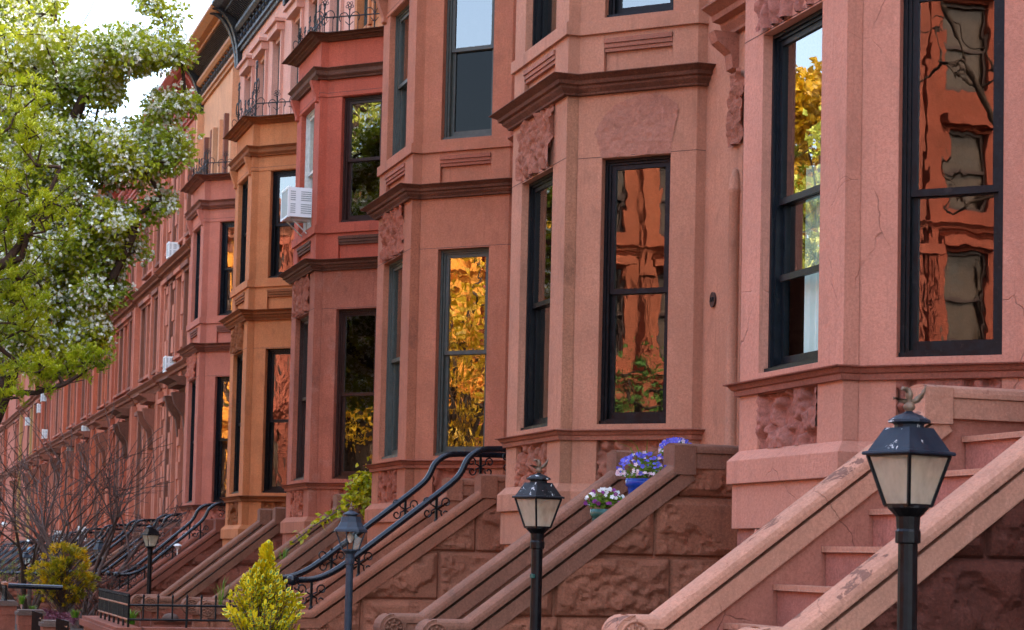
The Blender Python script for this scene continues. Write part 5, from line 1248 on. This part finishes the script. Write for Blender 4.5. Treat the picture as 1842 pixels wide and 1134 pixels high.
# ---------------------------------------------------------------- garden walls, fence, gate posts
def garden_wall():
    root = thing('garden_wall', (24.9, 2.95, ground(25)), 'low reddish garden wall with rounded coping under the iron fence', 'wall')
    zt = -.93; m = MB(); m.box(23.62, 23.92, 3.02, 4.3, ground(23.6)-.05, zt-.12); m.box(23.62, 27.6, 2.80, 3.02, ground(27)-.05, zt-.121); m.build('wall', M['stoop_dark'], root)
    c_ = MB()
    for (x0, x1, y0, y1) in ((23.56, 23.98, 3.06, 4.29), (23.56, 27.62, 2.74, 3.058)):
        c_.box(x0, x1, y0, y1, zt-.12, zt-.04); c_.box(x0+.03, x1-.03, y0+.03, y1-.001, zt-.04, zt)
    c_.build('coping', M['stoop_red'], root)
garden_wall()
def fence():
    root = thing('iron_fence', (25, 2.9, -.95), 'low black iron fence with a worn orange rail on the garden wall', 'fence')
    z0, z1 = -.95, -.58
    def run(a, b_, n, wide, orange):
        A, B = Vector(a), Vector(b_); t = (B-A).normalized(); pk = MB(); rl = MB()
        for k in range(n+1):
            q = A+(B-A)*k/n; base_ = z0 if k % 4 == 0 else z0+.10
            pk.tube([(q.x, q.y, base_), (q.x, q.y, z1)], .014 if k % 4 == 0 else .011, 6); pk.lathe((q.x, q.y, z1), [(.012, 0), (.018, .012), (.012, .03), (.003, .045)], 6); pk.cut()
        for z in (z0+.11, z1-.09): rl.tube([(A.x, A.y, z), (B.x, B.y, z)], .014, 6); rl.cut()
        pk.build_pieces('picket', M['iron'], root); rl.build_pieces('rail', M['woodstrip'] if orange else M['iron'], root)
    run((23.75, 2.92), (26.9, 2.92), 26, .1, True); run((23.75, 2.92), (23.75, 4.28), 8, .3, False)
fence()
def pillar(x, y, w, zt, label, d=.5):
    root = thing('gate_pillar', (x, y, ground(x)), label, 'pillar', 'stone gate pillars'); zg = ground(x)-.05
    b_ = MB(); b_.rough((x, y), (0, 1), (-1, 0), 0, w, zg, zt-.24, rockface(int(x*7), .6, 1.2, .012, zg), .05); b_.box(x+.012, x+d, y, y+w, zg, zt-.24); b_.box(x-.015, x+d+.01, y-.02, y+w+.02, zt-.24, zt-.085); b_.build('shaft', M['stoop_red'], root)
    c_ = MB(); c_.box(x-.04, x+d+.04, y-.045, y+w+.045, zt-.084, zt-.03); c_.box(x-.01, x+d+.01, y-.012, y+w+.012, zt-.03, zt); c_.build('cap', M['slate'], root)
pillar(29.6, 2.45, .34, -1.08, 'grey capped stone pillar beside the iron gate, nearest of the three low pillars')
pillar(32.8, 2.32, .36, -1.03, 'grey capped stone pillar in the middle of the three low pillars')
pillar(36.4, 2.10, .40, -.99, 'red capped stone pillar at the left edge under a row of iron balusters', .9)
def gate(x, y, label, n=12):
    root = thing('iron_gate', (x, y, ground(x)), label, 'gate', 'low iron gates'); pk = MB(); rl = MB(); z0, z1 = ground(x)+.1, -1.02
    for k in range(n): pk.tube([(x+k*.11, y-.004*k, z0), (x+k*.11, y-.004*k, z1)], .013, 5)
    rl.tube([(x, y, z1-.08), (x+n*.11, y, z1-.08)], .018, 5); rl.cut(); rl.tube([(x, y, z0+.1), (x+n*.11, y, z0+.1)], .018, 5)
    pk.build('bars', M['iron'], root); rl.build_pieces('rail', M['woodstrip'], root)
gate(27.9, 2.62, 'black iron gate with worn orange rails between the pillar and the fenced wall'); gate(31.0, 2.52, 'narrow black iron gate between the two grey capped pillars')
bal = thing('iron_balustrade', (36.6, 2.3, -.98), 'row of short turned black balusters with a worn wooden rail on the red capped pillar', 'railing')
for k in range(4):
    q = MB(); q.lathe((36.42+.2*k, 2.32, -.985), [(.035, 0), (.035, .03), (.02, .05), (.032, .1), (.018, .17), (.028, .22), (.02, .28)], 8); q.build('baluster', M['iron'], bal, True)
q = MB(); q.box(36.36, 37.15, 2.28, 2.36, -.705, -.66); q.build('top_rail', M['woodstrip'], bal)
q = MB(); q.tube([(36.42, 2.36, -.72), (36.42, 3.3, -.74)], .045, 8); q.build('rail', M['railpaint'], bal)
st_ = thing('garden_stone', (28.0, 4.0, -1.0), 'small rounded grey stone behind the low iron fence', 'stone')
q = MB(); q.lathe((28.0, 4.02, -1.02), [(.03, 0), (.10, .02), (.12, .06), (.08, .11), (.02, .125)], 10); q.build('rock', M['slate'], st_, True)

# ---------------------------------------------------------------- person on a far stoop
def person():
    x, y, z = 86.3, 6.63, -.642
    root = thing('person', (x, y, z), 'person sitting on a far stoop in pale blue and dark clothes with a white cap', 'person')
    V = {'pelvis': (0, 0, .12), 'chest': (-.12, -.05, .45), 'neck': (-.18, -.08, .62), 'head': (-.23, -.1, .74), 'top': (-.24, -.11, .84),
         'lh': (-.02, .12, .12), 'lk': (-.38, .14, .18), 'lf': (-.40, .14, -.19), 'lt': (-.52, .14, -.20), 'rh': (-.02, -.12, .12), 'rk': (-.38, -.14, .18), 'rf': (-.42, -.14, -.19), 'rt': (-.54, -.14, -.20),
         'ls': (-.14, .19, .54), 'le': (-.28, .24, .30), 'lw': (-.44, .12, .28), 'rs': (-.14, -.21, .54), 're': (-.28, -.26, .30), 'rw': (-.44, -.10, .26)}
    rad = dict(pelvis=.13, chest=.14, neck=.06, head=.1, top=.07, lh=.09, lk=.065, lf=.045, lt=.035, rh=.09, rk=.065, rf=.045, rt=.035, ls=.065, le=.045, lw=.035, rs=.065, re=.045, rw=.035)
    E_ = [('pelvis', 'chest'), ('chest', 'neck'), ('neck', 'head'), ('head', 'top'), ('pelvis', 'lh'), ('lh', 'lk'), ('lk', 'lf'), ('lf', 'lt'), ('pelvis', 'rh'), ('rh', 'rk'), ('rk', 'rf'), ('rf', 'rt'), ('chest', 'ls'), ('ls', 'le'), ('le', 'lw'), ('chest', 'rs'), ('rs', 're'), ('re', 'rw')]
    ks = list(V); me = bpy.data.meshes.new('body'); me.from_pydata([W((V[k][1], V[k][0], V[k][2])) for k in ks], [(ks.index(a), ks.index(b_)) for a, b_ in E_], [])
    o = bpy.data.objects.new('body', me); COL.objects.link(o); o.parent = root; me.materials.append(M['skin'])
    sk = o.modifiers.new('skin', 'SKIN'); 
    for i, k in enumerate(ks): me.skin_vertices[0].data[i].radius = (rad[k], rad[k]); me.skin_vertices[0].data[i].use_root = (k == 'pelvis')
    o.modifiers.new('sub', 'SUBSURF').levels = 1
    q = MB(); q.lathe((x-.05, y-.12, z+.02), [(.17, 0), (.19, .1), (.2, .3), (.22, .45), (.12, .58), (.07, .6)], 12); q.build('jacket', M['cloth_blue'], root, True)
    for s_ in (-1, 1):
        q = MB(); q.tube([(x+.12*s_, y, z+.12), (x+.14*s_, y-.38, z+.19), (x+.14*s_, y-.41, z-.16)], [.105, .08, .06], 8); q.build('trouser_leg', M['cloth_dark'], root, True)
    q = MB(); q.lathe((x-.09, y-.20, z+.70), [(.105, 0), (.115, .06), (.1, .14), (.04, .17)], 10); q.build('hair', M['hair'], root, True)
    q = MB(); q.lathe((x-.1, y-.24, z+.81), [(.118, 0), (.118, .03), (.09, .08), (.02, .1)], 10); q.build('cap', M['cap'], root, True)
person()

# ---------------------------------------------------------------- the sunlit far side of the street (seen mirrored in the windows)
def far_side_house(x0, x1, m, zt, label):
    Y = -19.5; root = thing('townhouse', ((x0+x1)/2, Y, ground(x0)), label, 'house', 'sunlit houses across the street'); wm = M[m]; zg = ground(x0)-.3; L = x1-x0
    ops = []
    FLO = ((1.0, 3.7), (4.9, 7.0), (7.9, 9.7)) + (((10.6, 12.6),) if zt > 12 else ())
    for (a, b_) in FLO:
        for s0 in (.6, 2.55, 4.4): ops.append((s0, s0+1.05, a, b_, .3))
    # wall faces the street (+Y): walked from far to near so that its outside is on the right
    w = MB(); wall_face(w, (x1, Y), (x0, Y), zg, zt, ops)
    for s0 in (.05, 1.95, 3.85, L-.35): w.obox((x0, Y), (1, 0), (0, 1), s0, s0+.3, 0, .18, zg, zt-.6)
    w.build('wall', wm, root)
    fl_ = MB()
    for s0 in (.05, 1.95, 3.85, L-.35):
        for q in range(3): fl_.obox((x0, Y), (1, 0), (0, 1), s0+.03+.09*q, s0+.085+.09*q, .18, .22, 1.0, 3.6); fl_.obox((x0, Y), (1, 0), (0, 1), s0+.03+.09*q, s0+.085+.09*q, .18, .22, 5.0, 6.8)
        for z in (.7, 3.65, 4.6, 6.85): fl_.obox((x0, Y), (1, 0), (0, 1), s0-.05, s0+.35, .05, .28, z, z+.22)
        fl_.cut()
    fl_.build_pieces('fluted_pilaster', wm, root)
    c_ = MB()
    for (a, b_, o) in ((4.1, 4.5, .35), (7.3, 7.6, .3)): c_.sweep([(x1-.003, Y), (x0+.003, Y)], BELT(a, b_, o)); c_.cut()
    for (a, b_) in FLO:
        for s0 in (.6, 2.55, 4.4): c_.obox((x0, Y), (1, 0), (0, 1), L-s0-1.2, L-s0+.15, 0, .22, b_+.1, b_+.3); c_.cut()
    c_.build_pieces('belt_cornice', wm, root)
    r_ = MB(); r_.sweep([(x1-.003, Y), (x0+.003, Y)], BELT(zt-.9, zt+.1, .8)); r_.build('roof_cornice', M['far_trim'], root)
    for (a, b_) in FLO:
        for s0 in (.6, 2.55, 4.4):
            q = MB(); xa = x0+L-s0-1.05
            for (u0, u1, z0, z1) in ((.0, .08, a, b_), (.97, 1.05, a, b_), (.08, .97, a, a+.09), (.08, .97, b_-.09, b_), (.08, .97, (a+b_)/2-.04, (a+b_)/2+.04)): q.obox((xa, Y), (1, 0), (0, 1), u0, u1, -.2, -.12, z0, z1)
            q.build('window', M['brownwood'], root)
            q = MB(); q.box(xa+.02, xa+1.03, Y-.30, Y-.22, a, b_); q.build('pane', M['dim_pane'], root)
    s_ = MB(); s_.prism_x([(Y+.02, -.0), (Y+1.2, -.0)]+[p for k in range(6) for p in ((Y+1.2+.32*k, -.23*k), (Y+1.2+.32*k, -.23*(k+1)))]+[(Y+.02, -1.5)], x0+.4, x0+1.9); s_.build('stoop', wm, root)
for i, (m, zt, nm) in enumerate((('opp_b', 15.0, 'red'), ('opp_d', 14.0, 'brick red'), ('opp_a', 11.0, 'orange'), ('opp_b', 11.2, 'dark orange'), ('opp_c', 10.8, 'golden ochre'), ('opp_a', 11.3, 'bright orange'), ('opp_d', 11.0, 'brick brown'), ('opp_c', 11.2, 'tawny ochre'))):
    far_side_house(-8.5+6.2*i, -2.3+6.2*i, m, zt, ('sunlit %s townhouse across the street, seen only mirrored in the windows' % nm))
def crown_tree(x, y, H, rc, zc, leafm, label, seed, nl=2600, ls=.22, rmax=.24):
    rr = random.Random(seed); zg = ground(x); root = thing('street_tree', (x, y, zg), label, 'tree', 'trees across the street')
    cl = [(x+v.x*rc, y+v.y*rc, zc+v.z*rc*1.15) for v in (rdir(rr)*rr.random()**.4 for _ in range(90))]
    nodes, par, load, tips = skeleton(rr, [(-1, [(x, y, zg-.1), (x+.1, y, zg+1.4), (x, y+.1, zc-rc*.7), (x+.2, y, zc-rc*.2), (x, y, zc+rc*.4)]), (2, [(x+.6*rc*.6, y+.3, zc-rc*.2), (x+.6*rc, y+.5, zc+.3*rc)]), (2, [(x-.6*rc*.6, y-.3, zc-rc*.1), (x-.6*rc, y+.3, zc+.4*rc)])], cl, .12)
    t = MB(); branches(t, nodes, par, load, .022 if rmax > .2 else .014, rmax); t.build('trunk', M['bark'], root, True)
    if leafm:
        lf = MB()
        for _ in range(nl):
            p = nodes[rr.choice(tips)]+rdir(rr)*.75*rr.random()**.5; leaf(lf, p, rdir(rr, -.2), rdir(rr, .5), ls*rr.uniform(.7, 1.2), ls*.7, .2)
        lf.build('crown', M[leafm], root)
    return root
crown_tree(19.0, -11.6, 8, 2.6, 4.2, 'gold_leaf', 'golden leafed young tree across the street, seen mirrored in windows', 91)
crown_tree(26.2, -11.6, 13, 2.7, 10.2, 'bright_lime', 'yellow green tree across the street beside the golden young tree', 92)
crown_tree(.2, -11.6, 11, 3.4, 9.5, None, 'bare branched tree across the street, seen mirrored at the right', 93, rmax=.13)
crown_tree(9.0, -15.5, 5, 1.5, 2.9, 'green_leaf', 'small round green tree in a front garden across the street', 94, 2600, .12)
crown_tree(36.0, -11.6, 9, 2.4, 5.5, 'green_leaf', 'mid green tree across the street beyond the yellow green one', 95)
crown_tree(26.0, -10.9, 8, 2.6, 5.0, 'gold_leaf', 'golden tree across the street under the tall yellow green one', 99, 5000, .2)
tr = crown_tree(64.0, -9.5, 18, 6.4, 11.0, 'gold_leaf', 'tall golden tree across the street, far down on the left of the road', 96, 11000, .36)
for (x, y, lab) in ((76, -12.5, 'tall golden tree second down the far side of the road'), (91, -9.5, 'tall golden tree third down the far side of the road'), (106, -12.5, 'tall golden tree last down the far side of the road')):
    copy_tree(tr, (x, y, ground(x)), lab)
tr = crown_tree(45.0, -9.0, 10, 4.5, 6.0, 'bright_lime', 'broad mid green tree across the street before the tall golden ones', 97, 11000, .24)
crown_tree(51.0, -12.2, 17, 6.4, 12.0, 'gold_leaf', 'golden tree across the street standing behind the broad mid green tree', 98, 15000, .34)
